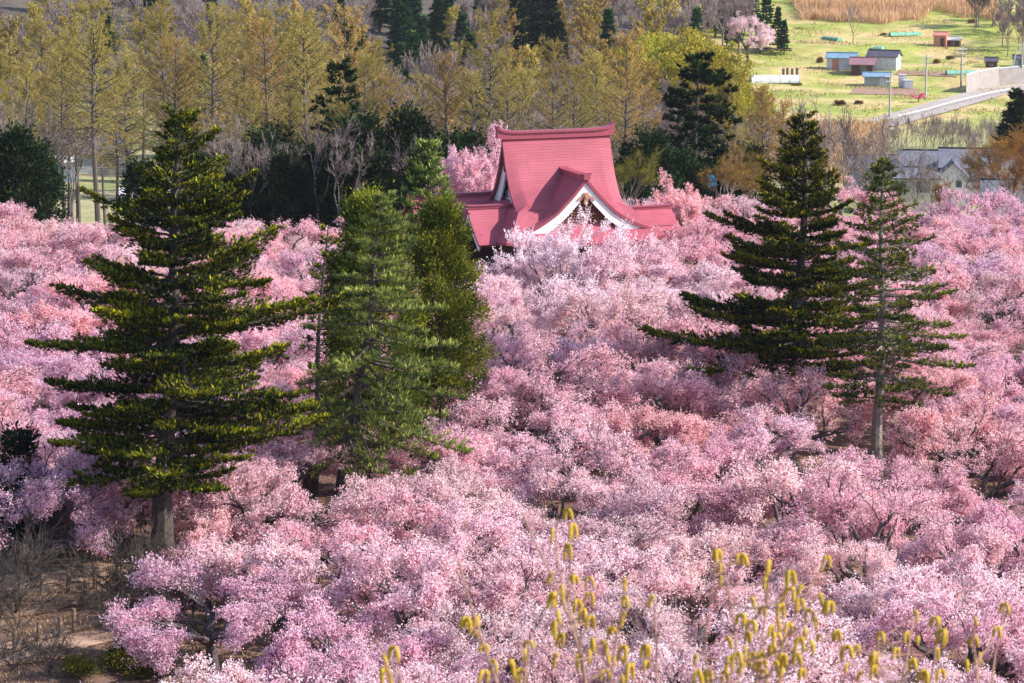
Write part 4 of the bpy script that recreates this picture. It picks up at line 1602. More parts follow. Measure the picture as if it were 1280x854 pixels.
#@@FARM
# ================================================================== HOUSES, SHEDS, POLES
def gable_house(name, cat, label, loc, rz, w, d, h, rh, wall, roof, over=.45, windows=(), door=None, hip=False, base=None, group=None):
    """w along the ridge, d across; front faces -y"""
    o = thing(name, cat, loc, rz, label, group)
    g = MB()
    g.box((0, 0, h / 2 - .5), (w, d, h + 1))
    if not hip:
        for sg in (-1, 1):
            P = [(sg * (w / 2), -d / 2, h), (sg * (w / 2), d / 2, h), (sg * (w / 2), 0, h + rh)]
            g.prism(P, (-sg * .15, 0, 0))
    g.build('wall', wall, o)
    g = MB()
    W2, D2 = w / 2 + over, d / 2 + over
    zo = h - rh * over / (d / 2)
    th = .14
    rx = W2 if not hip else max(.3, W2 - D2)
    for sg in (-1, 1):
        Pq = np.array([(-W2, sg * D2, zo), (W2, sg * D2, zo), (rx, 0, h + rh), (-rx, 0, h + rh)], float)
        uv = [(-W2, 0), (W2, 0), (rx, math.hypot(D2, rh)), (-rx, math.hypot(D2, rh))]
        if sg > 0:
            Pq, uv = Pq[::-1], uv[::-1]
        g.add(Pq + [0, 0, th], [[0, 1, 2, 3]], uv=uv)
        g.add(Pq, [[3, 2, 1, 0]])
        V = np.concatenate([Pq, Pq + [0, 0, th]])
        g.add(V, [[0, 1, 5, 4], [1, 2, 6, 5], [3, 0, 4, 7]])
        if hip:
            Ph = np.array([(sg * W2, -D2, zo), (sg * W2, D2, zo), (sg * rx, 0, h + rh)], float)
            uv = [(-D2, 0), (D2, 0), (0, math.hypot(D2, rh))]
            if sg < 0:
                Ph, uv = Ph[::-1], uv[::-1]
            g.add(Ph + [0, 0, th], [[0, 1, 2]], uv=uv)
            g.add(np.concatenate([Ph, Ph + [0, 0, th]]), [[0, 1, 4, 3]])
    rf = g.build('roof', roof, o)
    g = MB()
    g.box((0, 0, h + rh + th + .05), (2 * rx + .05, .28, .2))
    g.build('ridge', roof, rf)
    for (x, z, ww, wh) in windows:
        f = MB()
        t_ = .07
        yv = -d / 2 - .03
        f.box((x, yv, z + wh / 2 + t_ / 2), (ww + 2 * t_, .1, t_))
        f.box((x, yv, z - wh / 2 - t_ / 2), (ww + 2 * t_, .1, t_))
        for sx in (-1, 1):
            f.box((x + sx * (ww / 2 + t_ / 2), yv, z), (t_, .1, wh))
        f.box((x, yv, z), (.05, .08, wh))
        wo = f.build('window', M['steel'], o)
        p = MB()
        p.box((x, -d / 2 - .012, z), (ww, .02, wh))
        p.build('pane', M['glass'], wo)
    if door:
        x, ww, wh, mt = door
        p = MB()
        p.box((x, -d / 2 - .03, wh / 2), (ww, .06, wh))
        dr_ = p.build('door', mt, o)
        p = MB()
        p.box((x + ww * .35, -d / 2 - .08, wh * .5), (.06, .05, .25))
        p.build('handle', M['steel'], dr_)
    return o


# two-storey house and its neighbours below the thicket
def at_px(px, by, D):
    p = ray(px, by, D)
    return np.array([p[0], D, float(terrain(p[0], D))])


p = at_px(1222, 240, 372)
hz = ray(1222, 205, 372)[2] - p[2]
gable_house('house', 'house', 'white two storey house with grey tiled roof and upper windows', p, rad(-8), 9.5, 6.0, hz, 1.9, M['white_wall'], M['grey_tile'], .5,
            [(-3.0, hz - 1.3, 1.6, 1.5), (-.6, hz - 1.3, 1.6, 1.5), (2.2, hz - 1.3, 1.2, 1.1), (3.6, hz - 1.3, .9, 1.1), (-2.6, hz - 4.2, 1.6, 1.7), (.6, hz - 4.2, 2.2, 1.9)])
p = at_px(1190, 244, 366)
hz = ray(1190, 218, 366)[2] - p[2]
o = gable_house('house', 'house', 'small white house with a steep dark gable before the two storey house', p, rad(82), 4.0, 3.4, hz, 1.7, M['white_wall'], M['navy_roof'], .4)
for (x, z, ww, wh) in ((-.8, hz - 1.0, .7, .9),):
    f = MB()
    f.box((-2.03, x, z), (.08, ww + .14, wh + .14))
    wo = f.build('window', M['steel'], o)
    f = MB()
    f.box((-2.06, x, z), (.06, ww, wh))
    f.build('pane', M['glass'], wo)
p = at_px(1165, 244, 378)
hz = ray(1165, 205, 378)[2] - p[2]
gable_house('house', 'house', 'cream house with wide windows, between the hipped roof and two storey house', p, rad(-6), 8.0, 5.5, hz, 1.7, M['plaster'], M['grey_tile'], .55,
            [(-1.0, hz - 1.1, 1.6, 1.7), (1.2, hz - 1.1, 2.0, 1.7), (-1.6, hz - 4.0, 1.8, 1.8), (1.6, hz - 4.0, 1.8, 1.8)])
p = at_px(1137, 250, 362)
hz = ray(1137, 219, 362)[2] - p[2]
gable_house('house', 'house', 'low house with a grey hipped roof, half hidden behind the slender spruce', p, rad(-4), 7.0, 5.0, hz, .9, M['plaster'], M['grey_tile'], .5,
            [(1.5, hz - 1.2, 1.8, 1.5), (-1.5, hz - 1.2, 1.8, 1.5)], hip=True)
p = at_px(1092, 250, 385)
hz = ray(1092, 206, 385)[2] - p[2]
gable_house('house', 'house', 'pale grey house behind bare branches, leftmost of the tiled houses', p, rad(-4), 7.0, 6.0, hz, 1.2, M['grey_wall'], M['navy_roof'], .5,
            [(-1.5, hz - 1.6, 1.4, 1.2), (1.5, hz - 1.6, 1.4, 1.2)])
p = at_px(1266, 262, 322)
hz = ray(1266, 245, 322)[2] - p[2]
gable_house('house', 'house', 'low storehouse with a speckled grey tile roof behind a tan budding tree', p, rad(-12), 6.5, 6.0, hz, 1.7, M['white_wall'], M['grey_tile'], .5, [(0, hz - 1.0, 1.2, .9)])
# parked white van-like carport and the low roof between the houses
p = at_px(1204, 238, 352)

# house seen between the larch trunks
p = at_px(95, 205, 412)
hz = 3.0
gable_house('house', 'house', 'long low house with a dark roof, seen between larch trunks above the pale valley floor', p, rad(6), 15, 7, max(hz, 3), 2.2, M['grey_wall'], M['navy_roof'], .6,
            [(-4, 1.5, 2.2, 1.4), (0, 1.5, 2.2, 1.4), (4, 1.5, 2.2, 1.4)])
p = at_px(55, 172, 400)
gable_house('shed', 'shed', 'pale blue sheet shed on the valley floor behind the larches', p, rad(4), 9, 4.5, 2.8, .9, M['blue_roof'], M['steel'], .3, door=(1.5, 1.4, 2.1, M['grey_wall']))
# greenhouses of the valley (pale tunnels)
def tunnel(label, p, rz, L_, r_):
    o = thing('polytunnel', 'greenhouse', p, rz, label)
    g = MB()
    a = np.linspace(0, math.pi, 13)
    A = [(-L_ / 2, -r_ * math.cos(q), r_ * .85 * math.sin(q)) for q in a]
    g.prism(A, (L_, 0, 0))
    g.build('cover', M['white_wall'], o)
    g = MB()
    for k in range(6):
        x = -L_ / 2 + L_ * k / 5
        pts = [(x, -(r_ + .03) * math.cos(q), (r_ + .03) * .85 * math.sin(q)) for q in a]
        g.segs(pts[:-1], pts[1:], np.full(12, .03), np.full(12, .03), 4)
    g.build('hoop', M['steel'], o)
    return o


tunnel('white polytunnel beside the row of dark stone pillars on the far meadow', hit(968, 103), rad(5), 9, 1.6)
tunnel('white polytunnel glimpsed between larch trunks on the valley floor', at_px(300, 200, 380), rad(10), 14, 2.2)
tunnel('white polytunnel right of the temple, glimpsed behind the larches', at_px(812, 165, 365), rad(0), 12, 2.0)
tunnel('long white polytunnel glimpsed beneath the lower larch boughs behind the tallest fir', at_px(205, 185, 372), rad(-5), 12, 2.0)
for i, px in enumerate((979, 984, 990, 996)):
    o = thing('stone_pillar', 'pillar', hit(px, 99), 0, ['dark stone pillar nearest the white polytunnel', 'second dark stone pillar from the polytunnel', 'third dark stone pillar from the polytunnel', 'dark stone pillar farthest from the polytunnel'][i], 'dark stone pillars by the polytunnel')
    g = MB()
    g.box((0, 0, .15), (.9, .9, .5))
    g.build('base', M['concrete'], o)
    g = MB()
    g.box((0, 0, 1.2), (.45, .45, 1.6 + .2 * (i % 2)))
    g.build('shaft', M['stone'], o)

# sheds on the meadow
gable_house('shed', 'shed', 'grey shed with a pale blue roof, leftmost of the meadow sheds', hit(1052, 86), rad(-14), 5.4, 3.2, 2.2, .7, M['white_wall'], M['blue_roof'], .35, door=(-1.0, 1.2, 1.9, M['red_shed']))
gable_house('shed', 'shed', 'white walled shed with a dark roof and a blue sheet on its side', hit(1105, 86), rad(-22), 5.6, 3.6, 2.5, .9, M['white_wall'], M['navy_roof'], .35, door=(-2.0, 1.1, 2.1, M['blue_sheet']))
gable_house('shed', 'shed', 'open dark shed with a mauve roof between two pale sheds', hit(1078, 92), rad(-10), 4.0, 3.2, 2.0, .9, M['dark_wood'], M['mauve_roof'], .5, door=(.2, 1.2, 1.7, M['stone']))
gable_house('shed', 'shed', 'low blue roofed shed beside the white boxes', hit(1096, 107), rad(-8), 4.6, 2.8, 1.8, .5, M['grey_wall'], M['blue_roof'], .4, door=(1.2, 1.4, 1.5, M['white_wall']))
gable_house('shed', 'shed', 'faded red shed alone on the upper meadow', hit(1176, 57), rad(-18), 2.6, 2.4, 2.1, .5, M['red_shed'], M['red_shed'], .25, door=(.5, .8, 1.6, M['dark_wood']))
gable_house('shed', 'shed', 'small dark lean shed with a pale roof right of the red shed', hit(1192, 57), rad(-18), 2.6, 2.0, 1.2, .4, M['dark_wood'], M['steel'], .25, door=(0, .8, 1.0, M['stone']))
gable_house('shed', 'shed', 'tiny dark hut on the grassy bank above the road', hit(1239, 84), rad(-10), 2.2, 1.8, 1.2, .5, M['dark_wood'], M['navy_roof'], .25, door=(0, .7, .9, M['stone']))
gable_house('shed', 'shed', 'small dark hut at the bend above the retaining wall', hit(1276, 83), rad(-10), 3.0, 2.2, 1.5, .5, M['grey_wall'], M['navy_roof'], .25, door=(0, .8, 1.2, M['stone']))
for (px, by, w_, h_, lab) in ((1128, 110, 1.4, 2.4, 'tall white storage box right of the low blue roofed shed'), (1135, 111, 1.7, 1.5, 'low white storage box beside the tall white box')):
    o = thing('storage_box', 'box', hit(px, by), rad(-6), lab)
    g = MB()
    g.box((0, 0, h_ / 2), (w_, 1.3, h_))
    g.build('body', M['white_wall'], o)
    g = MB()
    g.box((0, 0, h_ + .05), (w_ + .12, 1.42, .1))
    g.build('lid', M['steel'], o)
    g = MB()
    g.box((0, -.68, h_ * .5), (w_ * .7, .06, h_ * .75))
    g.build('door', M['white_paint'], o)

# low green nets over seed beds
def net_bed(label, a, b_, w_=1.4):
    A, B = hit(*a), hit(*b_)
    d = B - A
    L_ = float(np.linalg.norm(d[:2]))
    o = thing('net_tunnel', 'net', (A + B) / 2, math.atan2(d[1], d[0]), label)
    g = MB()
    q = np.linspace(0, math.pi, 9)
    g.prism([(-L_ / 2, -w_ / 2 * math.cos(s), .7 * math.sin(s)) for s in q], (L_, 0, 0))
    g.build('cover', M['net'], o)
    g = MB()
    for k in range(5):
        x = -L_ / 2 + L_ * k / 4
        pts = [(x, -(w_ / 2 + .03) * math.cos(s), .73 * math.sin(s)) for s in q]
        g.segs(pts[:-1], pts[1:], np.full(8, .03), np.full(8, .03), 4)
    g.build('hoop', M['steel'], o)


net_bed('green net tunnel over a bed left of the retaining wall', (1183, 94), (1232, 91))
net_bed('pale green net tunnel on the upper terrace below the reeds', (1112, 46), (1150, 43))
net_bed('short green net by the lone bare tree', (1030, 49), (1050, 52))
net_bed('short green net on the terrace above the sheds', (1092, 61), (1103, 63))

# retaining wall and guard rail along the road
P = [hit(*q) for q in ((1208, 117), (1225, 112), (1250, 108), (1300, 104))]
o = thing('retaining_wall', 'wall', (0, 0, 0), 0, 'pale sloping concrete retaining wall above the country road')
g = MB()
for a, b_ in zip(P[:-1], P[1:]):
    h_ = 4.2 if a is not P[0] else 4.2
    back_ = np.array([.2, 2.2, 0])
    V = np.array([a - [0, 0, .5], b_ - [0, 0, .5], b_ + back_ + [0, 0, 3.2], a + back_ * (.9) + [0, 0, 3.0]])
    g.add(np.concatenate([V, V + [0, .5, 0]]), [[0, 1, 2, 3], [7, 6, 5, 4], [0, 4, 5, 1], [3, 2, 6, 7], [0, 3, 7, 4], [1, 5, 6, 2]])
g.build('face', M['concrete'], o)
g = MB()
for a, b_ in zip(P[:-1], P[1:]):
    V0, V1 = a + [.2, 2.3, 3.1], b_ + [.2, 2.3, 3.3]
    g.segs([V0], [V1], [.15], [.15], 4)
g.build('coping', M['white_wall'], o)
o = thing('guard_rail', 'guard rail', (0, 0, 0), 0, 'white guard rail along the near edge of the country road')
R3 = [np.array([q[0], q[1], float(terrain(q[0], q[1]))]) for q in rl]
R3 = np.array(R3)
g = MB()
q = np.linspace(0, len(R3) - 1, 60)
line = np.stack([np.interp(q, np.arange(len(R3)), R3[:, i]) for i in range(3)], 1)
line[:, 2] = terrain(line[:, 0], line[:, 1]) + .15
g.tube(line + [0, 0, .7], .07, 6)
g.build('rail', M['white_line'], o)
for k in range(0, 60, 4):
    g = MB()
    g.box(line[k] + [0, 0, .3], (.10, .10, .9))
    g.build('post', M['steel'], o)

# utility poles
def pole_mesh(H):
    a, b, c = MB(), MB(), MB()
    a.tube([(0, 0, -.5), (0, 0, H * .5), (0, 0, H)], [.2, .17, .13], 8)
    b.box((0, -.16, H - .5), (1.9, .12, .12))
    b.box((0, -.16, H - 1.3), (1.5, .12, .12))
    for x in (-.8, -.3, .3, .8):
        c.tube([(x, -.16, H - .44), (x, -.16, H - .2)], [.06, .04], 6)
    return a, b, c


for (px, by, ty, lab) in ((1157, 124, 68, 'utility pole rising beside the tilled field and the magenta plum'), (1201, 110, 58, 'utility pole standing before the pale retaining wall end'),
                           (1112, 147, 92, 'pale utility pole below the white boxes at the lower road end'), (1277, 102, 54, 'utility pole at the top of the retaining wall')):
    g = hit(px, by)
    H = ray(px, ty, g[1])[2] - g[2]
    o = thing('utility_pole', 'utility pole', g, RND.uniform(-.3, .3), lab, 'utility poles on the far slope')
    a, b, c = pole_mesh(H)
    a.build('post', M['pole'], o)
    ar = b.build('crossarm', M['steel'], o)
    c.build('insulator', M['white_paint'], ar)
# leaning pole stay
A, B = hit(1263, 96), hit(1271, 92)
o = thing('pole_stay', 'pole', A, 0, 'leaning pole propped against the utility pole above the retaining wall')
g = MB()
tp = ray(1271, 62, A[1] + 1) - A
g.tube([(0, 0, -.4), tp * .5, tp], [.15, .13, .11], 6)
g.build('shaft', M['pole'], o)
g = MB()
g.box(tp * .97, (.4, .4, .12))
g.build('clamp', M['steel'], o)
# blue sheet on a shed at the grove's far edge
g0 = ground(887, 246)
o = thing('tarpaulin', 'tarpaulin', g0, .3, 'bright blue tarpaulin draped on a frame under the dark pines')
g = MB()
hh = ray(887, 217, 246)[2] - g0[2]
V = [(-.4, -.2, hh - 1.2), (.4, -.3, hh - 1.05), (.32, .1, hh - .2), (-.3, .15, hh - .1)]
V = np.array(V)
g.add(np.concatenate([V, V + [0, .12, 0]]), [[0, 1, 2, 3], [7, 6, 5, 4], [0, 4, 5, 1], [3, 2, 6, 7], [0, 3, 7, 4], [1, 5, 6, 2]])
M['tarp'] = mat_plain('blue_tarpaulin', (.02, .35, .80), .45, .1, 3)
g.build('sheet', M['tarp'], o)
g = MB()
for x in (-.6, .6):
    g.box((x, .3, (hh - .1) / 2), (.1, .1, hh))
g.build('frame', M['post_wood'], o)

#@@CLEAR
# ================================================================== CLEARING: posts, brush
posts = [hit(*q) for q in ((18, 812), (48, 803), (75, 798), (92, 792), (128, 782), (160, 772), (20, 752), (52, 745), (85, 742), (118, 736))]
PLAB = ['short wooden fence post at the start of the earth path', 'short post beside the lower earth path', 'wooden post standing at the log step', 'leaning wooden post beside the log step', 'short post at the path bend',
        'wooden post closest to the tallest fir along the lower path', 'short post at the upper earth path margin', 'second short post along the upper path', 'third short post along the upper path', 'post closest to the tallest fir along the upper path']
for i, p in enumerate(posts):
    o = thing('fence_post', 'post', p, RND.uniform(-.3, .3), PLAB[i], 'wooden posts along the earth path')
    g = MB()
    h_ = RND.uniform(.75, 1.1)
    g.tube([(0, 0, -.3), (.02, 0, h_ * .5), (.03, .02, h_)], [.085, .08, .075], 8)
    g.build('shaft', M['post_wood'], o)
    g = MB()
    g.tube([(.028, .018, h_ - .25), (.03, .02, h_ - .17)], [.1, .1], 8)
    g.build('rope_ring', M['stem'], o)
for k, (a, b_) in enumerate((((30, 806), (178, 776)), ((0, 775), (150, 752)), ((20, 832), (110, 818)))):
    A, B = hit(*a), hit(*b_)
    n = 12
    L_ = np.linspace(0, 1, n)[:, None]
    pts = A + (B - A) * L_
    pts[:, 2] = terrain(pts[:, 0], pts[:, 1]) + .1
    o = MB()
    o.tube(pts, .11, 7)
    tag(o.build('log_step', M['post_wood']), ['long log edging the lower earth path by the posts', 'log edging the middle bank between the two paths', 'short log edging the lowest bank of the clearing'][k], 'log')
SH = [bare(330 + i, 2.0, 1.7, 4, bark='bark', budmat='bark', spread=.8, up=.06, n0=7, fork=.06, thick=.045, tw=.009, kt=2) for i in range(2)]
for i, (px, by) in enumerate(((140, 790), (165, 760), (215, 770), (235, 790), (120, 760), (20, 790), (60, 845), (250, 820), (265, 775), (15, 840), (185, 800), (80, 715), (130, 700), (330, 668), (370, 672), (350, 690), (300, 690), (90, 720), (230, 735))):
    g = hit(px, by)
    o = tree('bare_bush', 'bush', SH[i % 2], g, RND.uniform(0, 6.28), RND.uniform(.7, 1.1), None, 'bare bushes in the clearing')
    back.append((o, 'bare twiggy bush'))
for i, (px, by) in enumerate(((18, 772), (150, 752), (205, 775))):
    o = tree('bare_bush', 'bush', SH[i % 2], hit(px, by), i * 1.7, 1.55, None, 'bare bushes in the clearing')
    back.append((o, 'tall bare twiggy bush'))
MS = [clumpy(340, .7, .9, lambda t: .9 - .4 * t, .1, 40, 60, .3, .07, .03, 'moss', 'bark', .03, 1.0)]
for i, (px, by) in enumerate(((150, 838), (100, 846), (190, 846), (165, 830))):
    g = hit(px, by)
    o = tree('green_shrub', 'shrub', MS[0], g, RND.uniform(0, 6.28), RND.uniform(.7, 1.1), None, 'low green shrubs in the clearing')
    back.append((o, 'low bright green shrub'))
mb = MB()
n = 70000
gx = rng.uniform(-24, 26, n)
gy = rng.uniform(84, 145, n)
C = np.stack([gx, gy, terrain(gx, gy) + .035], 1)
a = unit(rng.normal(0, 1, (n, 3)) * [1, 1, .3])
b = unit(np.cross(a, np.array([0, 0, 1.0]) + rng.normal(0, .35, (n, 3))))
b = unit(np.cross(a, b)) * .0 + unit(np.cross(np.array([0, 0, 1.0]) + rng.normal(0, .3, (n, 3)), a))
sz = rng.uniform(.03, .08, n)[:, None]
mb.leaves(C, a * sz, b * sz * .5, np.clip(rng.normal(.35, .3, n), 0, 1))
M['litter'] = mat_leaf('leaf_litter', [(0, (.07, .035, .02)), (.5, (.24, .12, .07)), (.8, (.42, .26, .16)), (1, (.80, .58, .60))], .1, False, .02, .2)
tag(mb.build('leaf_litter', M['litter']), kind='stuff')
# rough grass of the meadow
mb = MB()
n = 60000
gx = rng.uniform(45, 128, n)
gy = rng.uniform(455, 640, n)
keep = np.sin(gx * .31 + np.sin(gy * .12) * 2) + np.sin(gy * .35 + gx * .1) + rng.normal(0, .6, n) > .7
gx, gy = gx[keep], gy[keep]
n = len(gx)
C = np.stack([gx, gy, terrain(gx, gy)], 1)
hgt = rng.uniform(.08, .3, n)
a = unit(rng.normal(0, .5, (n, 3)) + np.array([0, 0, 1.0]))
b = unit(np.cross(a, rng.normal(0, 1, (n, 3))))
mb.leaves(C + a * (hgt * .8)[:, None], a * hgt[:, None], b * .07, np.clip(rng.normal(.5, .3, n), 0, 1))
M['mgrass'] = mat_leaf('meadow_grass_blade', [(0, (.14, .18, .03)), (.5, (.34, .30, .09)), (1, (.62, .46, .25))], .3, False, .01, .1)
tag(mb.build('meadow_grass', M['mgrass']), kind='stuff')
# dry grass tufts of the grove floor
mb = MB()
n = 30000
gx = rng.uniform(-24, -6, n)
gy = rng.uniform(92, 132, n)
keep = np.sin(gx * .9) + np.sin(gy * .7 + gx * .4) + rng.normal(0, .7, n) > .5
gx, gy = gx[keep], gy[keep]
n = len(gx)
C = np.stack([gx, gy, terrain(gx, gy)], 1)
hgt = rng.uniform(.05, .16, n)
a = unit(rng.normal(0, .5, (n, 3)) + np.array([0, 0, 1.0]))
b = unit(np.cross(a, rng.normal(0, 1, (n, 3))))
mb.leaves(C + a * (hgt * .8)[:, None], a * hgt[:, None], b * .015, np.clip(rng.normal(.35, .3, n), 0, 1))
tag(mb.build('grass', M['reed']), kind='stuff')

#@@CATKINS
# ================================================================== CATKIN SHRUBS ON THE NEAR BANK
A7 = [(820, 238), (765, 312), (840, 297), (823, 372), (768, 475), (845, 480), (900, 487), (803, 520), (772, 550), (905, 547), (1037, 500), (855, 573), (1035, 560), (1142, 560), (880, 610), (908, 632), (1037, 622), (985, 670), (775, 655),
      (785, 615), (450, 640), (483, 632), (482, 690), (515, 735), (548, 795), (612, 800), (650, 830), (183, 745), (140, 780), (150, 830), (678, 722), (660, 760), (803, 700), (915, 715), (950, 725), (1028, 745), (980, 780), (1015, 785), (1110, 740),
      (1115, 795), (788, 775), (860, 780), (1053, 810), (1018, 845), (515, 835), (960, 830), (905, 760)]
A8 = [(135, 390), (147, 437), (153, 490), (225, 405), (327, 430), (318, 485), (405, 470), (402, 530), (257, 565), (305, 597), (370, 590), (455, 520), (440, 570), (475, 608), (510, 550), (550, 580), (540, 415), (510, 645), (577, 685), (400, 660),
      (465, 675), (265, 650), (335, 665), (170, 710), (225, 625), (740, 690), (860, 615), (940, 635), (1195, 585), (1080, 635), (1170, 672), (1080, 705), (1100, 765), (965, 685), (835, 690), (880, 705), (655, 740), (612, 745), (620, 805), (715, 770),
      (795, 750), (942, 750), (860, 790), (715, 815), (670, 840), (900, 835), (1055, 795), (65, 780), (183, 785), (210, 770), (240, 745), (340, 740), (440, 715), (480, 730), (380, 775), (450, 825), (385, 830), (300, 770), (310, 830), (290, 800),
      (65, 838), (165, 835), (240, 810), (105, 835), (960, 830), (345, 800), (265, 770), (430, 770), (360, 640), (355, 700), (250, 690), (520, 700)]
CK = [(430 + x / 2.944, 564 + y / 2.944) for x, y in A7] + [(850 + x / 2.944, 564 + y / 2.944) for x, y in A8]


def catkin_mesh(seed):
    """two or three drooping tails from one bud"""
    rg = np.random.default_rng(seed)
    mb = MB()
    k = 3 if seed % 3 == 0 else (2 if seed % 3 == 1 else 1)
    az0 = rg.uniform(-.5, .5) + (0 if k > 1 else 1.2)
    for j in range(k):
        az = az0 + j * (math.pi if k == 2 else 2.2) + rg.normal(0, .2)
        L_ = rg.uniform(.036, .052)
        s = np.linspace(0, 1, 14)
        out = .016 * np.sin(np.minimum(s * 2.4, 1.57)) + .004 * s
        z = .012 * np.sin(np.minimum(s * 5, math.pi)) - L_ * np.clip(s - .15, 0, 1) * 1.15
        pts = np.stack([math.cos(az) * out, math.sin(az) * out, z], 1)
        r_ = .0084 * np.sin(np.pi * np.clip(s * .9 + .08, 0, 1)) ** .5 * (1 + .16 * np.sin(s * 42))
        r_[0] = .003
        mb.tube(pts, r_, 8)
        mb.tube(pts[:1].repeat(2, 0) + [[0, 0, -.002], [0, 0, .005]], [.004, .002], 6)
    return mb.mesh('catkin', M['catkin'], True)


CM = [catkin_mesh(400 + i) for i in range(9)]
SHRUBS = [   # base px, stems that rise from it: lists of (px, py) from low to high, catkin owners by x range
    (505, 10.4, [[(520, 900), (505, 850), (480, 815), (470, 800)]], (470, 560), 'low catkin shrub with few yellow tails, farthest from the broad clump'),
    (625, 10.8, [[(640, 900), (618, 845), (603, 805), (585, 745), (572, 700)], [(650, 900), (655, 850), (662, 810)]], (560, 672), 'thin catkin shrub with one long slanting stem, left of the three tall stems'),
    (735, 11.2, [[(742, 900), (722, 800), (700, 735), (672, 690), (655, 645)], [(735, 900), (732, 820), (712, 760), (695, 710), (688, 660), (700, 630)], [(760, 900), (765, 820), (778, 760), (785, 720)]], (672, 800), 'tall catkin shrub with three pale slanting stems carrying yellow tails'),
    (822, 11.8, [[(820, 900), (822, 830), (818, 760)], [(800, 900), (808, 840), (806, 800)]], (800, 862), 'small catkin shrub in the gap between the two large catkin shrubs'),
    (925, 11.0, [[(925, 900), (922, 820), (918, 770), (905, 700), (898, 690)], [(940, 900), (950, 810), (962, 740), (960, 712)], [(930, 900), (985, 800), (1000, 750), (1030, 705)], [(900, 900), (892, 850), (880, 820)]], (862, 1048), 'densest catkin shrub, a thick clump of yellow tails'),
    (1125, 11.6, [[(1120, 900), (1130, 840), (1140, 790), (1142, 772)], [(1105, 900), (1095, 850), (1098, 800)], [(1150, 900), (1170, 830), (1172, 785)]], (1048, 1190), 'broad catkin shrub between the densest clump and the edge shrub'),
    (1245, 12.0, [[(1240, 900), (1238, 850), (1248, 790), (1256, 762)], [(1225, 900), (1220, 830), (1216, 785)]], (1190, 1290), 'catkin shrub nearest the corner with few yellow tails'),
]
rr_ = random.Random(3)
for (bx, D, stems, (xa, xb), lab) in SHRUBS:
    b0 = ground(bx, D + .2)
    o = thing('catkin_shrub', 'shrub', b0, 0, lab, 'catkin shrubs on the near bank')
    nodes_ = []
    for st in stems:
        pts = [b0 * [1, 1, 1] - [0, 0, .1]]
        dd = D + rr_.uniform(-.35, .35)
        for k, (px, py) in enumerate(st):
            pts.append(ray(px, py, dd + .08 * k + rr_.uniform(-.04, .04)))
        pts = np.array(pts)
        s = np.concatenate([[0], np.cumsum(np.linalg.norm(np.diff(pts, axis=0), axis=1))])
        q = np.linspace(0, s[-1], 40)
        cur = np.stack([np.interp(q, s, pts[:, i]) for i in range(3)], 1)
        for _ in range(4):
            cur[1:-1] = (cur[:-2] + cur[1:-1] * 2 + cur[2:]) / 4
        g = MB()
        g.tube(cur - b0, np.linspace(.013, .0035, 40), 7)
        g.build('stem', M['stem'], o, True)
        nodes_.append(cur)
    allp = np.concatenate(nodes_)
    tw = MB()
    for i, (px, py) in enumerate(CK):
        if not (xa <= px < xb):
            continue
        c = ray(px, py - 6, D + rr_.uniform(-.5, .5))
        # a twig from the closest point lower on a stem
        dz = c[2] - allp[:, 2]
        cost = np.linalg.norm((allp - c) * [1, 1, .6], axis=1) + np.where(dz < .05, 2, 0)
        a = allp[int(np.argmin(cost))]
        mid = a + (c - a) * .55 + np.array([0, 0, -.05 * np.linalg.norm((c - a)[:2])])
        tw.tube(np.array([a, (a + mid) / 2 + rr_.uniform(-.006, .006), mid, (mid + c) / 2 + rr_.uniform(-.006, .006), c + [0, 0, .012]]) - b0, [.0034, .003, .0026, .0022, .0016], 5)
        allp = np.concatenate([allp, [mid, (mid + c) / 2]])
        ck = link('catkin', CM[i % 9], o)
        ck.location = c - b0
        ck.rotation_euler = (rr_.uniform(-.12, .12), rr_.uniform(-.12, .12), rr_.uniform(0, 6.28))
        ck.scale = (rr_.uniform(.8, 1.15), rr_.uniform(.8, 1.15), rr_.uniform(.7, 1.35))
    tw.build('twig', M['stem'], o, True)

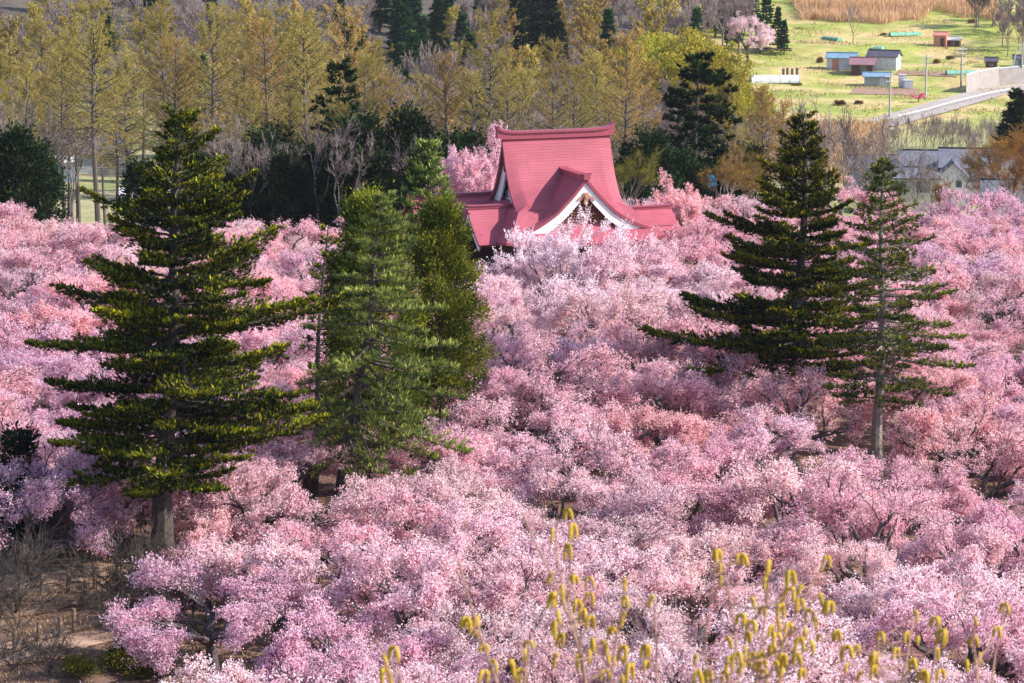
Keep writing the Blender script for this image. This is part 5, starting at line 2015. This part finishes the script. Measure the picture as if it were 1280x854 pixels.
#@@LABELS
# ================================================================== LABELS OF THE MANY TREES
ORD = ['nearest', 'second nearest', 'third nearest', 'fourth nearest', 'fifth nearest', 'sixth nearest', 'seventh nearest', 'eighth nearest', 'ninth nearest', 'tenth nearest', 'eleventh nearest', 'twelfth nearest',
       'thirteenth nearest', 'fourteenth nearest', 'fifteenth nearest', 'sixteenth nearest', 'seventeenth nearest', 'eighteenth nearest', 'nineteenth nearest', 'twentieth nearest', 'twenty-first nearest', 'twenty-second nearest', 'twenty-third nearest', 'twenty-fourth nearest', 'twenty-fifth nearest', 'twenty-sixth nearest', 'twenty-seventh nearest', 'twenty-eighth nearest', 'twenty-ninth nearest', 'thirtieth nearest', 'thirty-first nearest', 'thirty-second nearest', 'thirty-third nearest']
MARK_C = [('the tallest fir', 205, 560), ('the drooping pine', 470, 520), ('the right cypress', 575, 400), ('the front temple gable', 735, 265), ('the broad fir', 985, 430), ('the slender spruce', 1105, 500),
          ('the tall slanting catkin stems', 700, 700), ('the densest catkin clump', 950, 770), ('the broad catkin shrub', 1135, 800), ('the tiled houses', 1160, 240), ('the earth path', 90, 740), ('the low catkin shrub', 490, 830)]
MARK_B = [('the temple ridge', 695, 163), ('the tallest fir top', 232, 150), ('the broad fir top', 1000, 160), ('the far lone cherry', 935, 55), ('the tiled houses', 1170, 210), ('the blue tarpaulin', 887, 217),
          ('the upper left corner', 0, 0), ('the olive cypress top', 462, 265), ('the red shed', 1176, 55), ('the earth path', 90, 770), ('the dark slope conifers', 505, 60), ('the long low house', 95, 195)]


def auto(items, marks, hgt, noun=''):
    rows = {}
    for o, look in items:
        x, y, z = o.location
        px, py = pix((x, y, z + hgt * o.scale[2]))
        nm, mx, my = min(marks, key=lambda m: math.hypot(px - m[1], (py - m[2]) * 1.3))
        dx, dy = px - mx, (py - my) * 1.3
        way = ('right of' if dx > 0 else 'left of') if abs(dx) > abs(dy) else ('below' if dy > 0 else 'above')
        rows.setdefault((look, nm, way), []).append((math.hypot(dx, dy), o))
    for (look, nm, way), v in rows.items():
        v.sort(key=lambda q: q[0])
        for k, (_, o) in enumerate(v):
            o['label'] = f'{look}{noun}, {ORD[min(k, len(ORD) - 1)]} {way} {nm}' if len(v) > 1 else f'{look}{noun}, the only one {way} {nm}'


auto(cherries, MARK_C, 5, ' blossoming cherry tree')
auto(back, MARK_B, 6)
print('cherries', len(cherries), 'back', len(back), 'spots', len(spots))
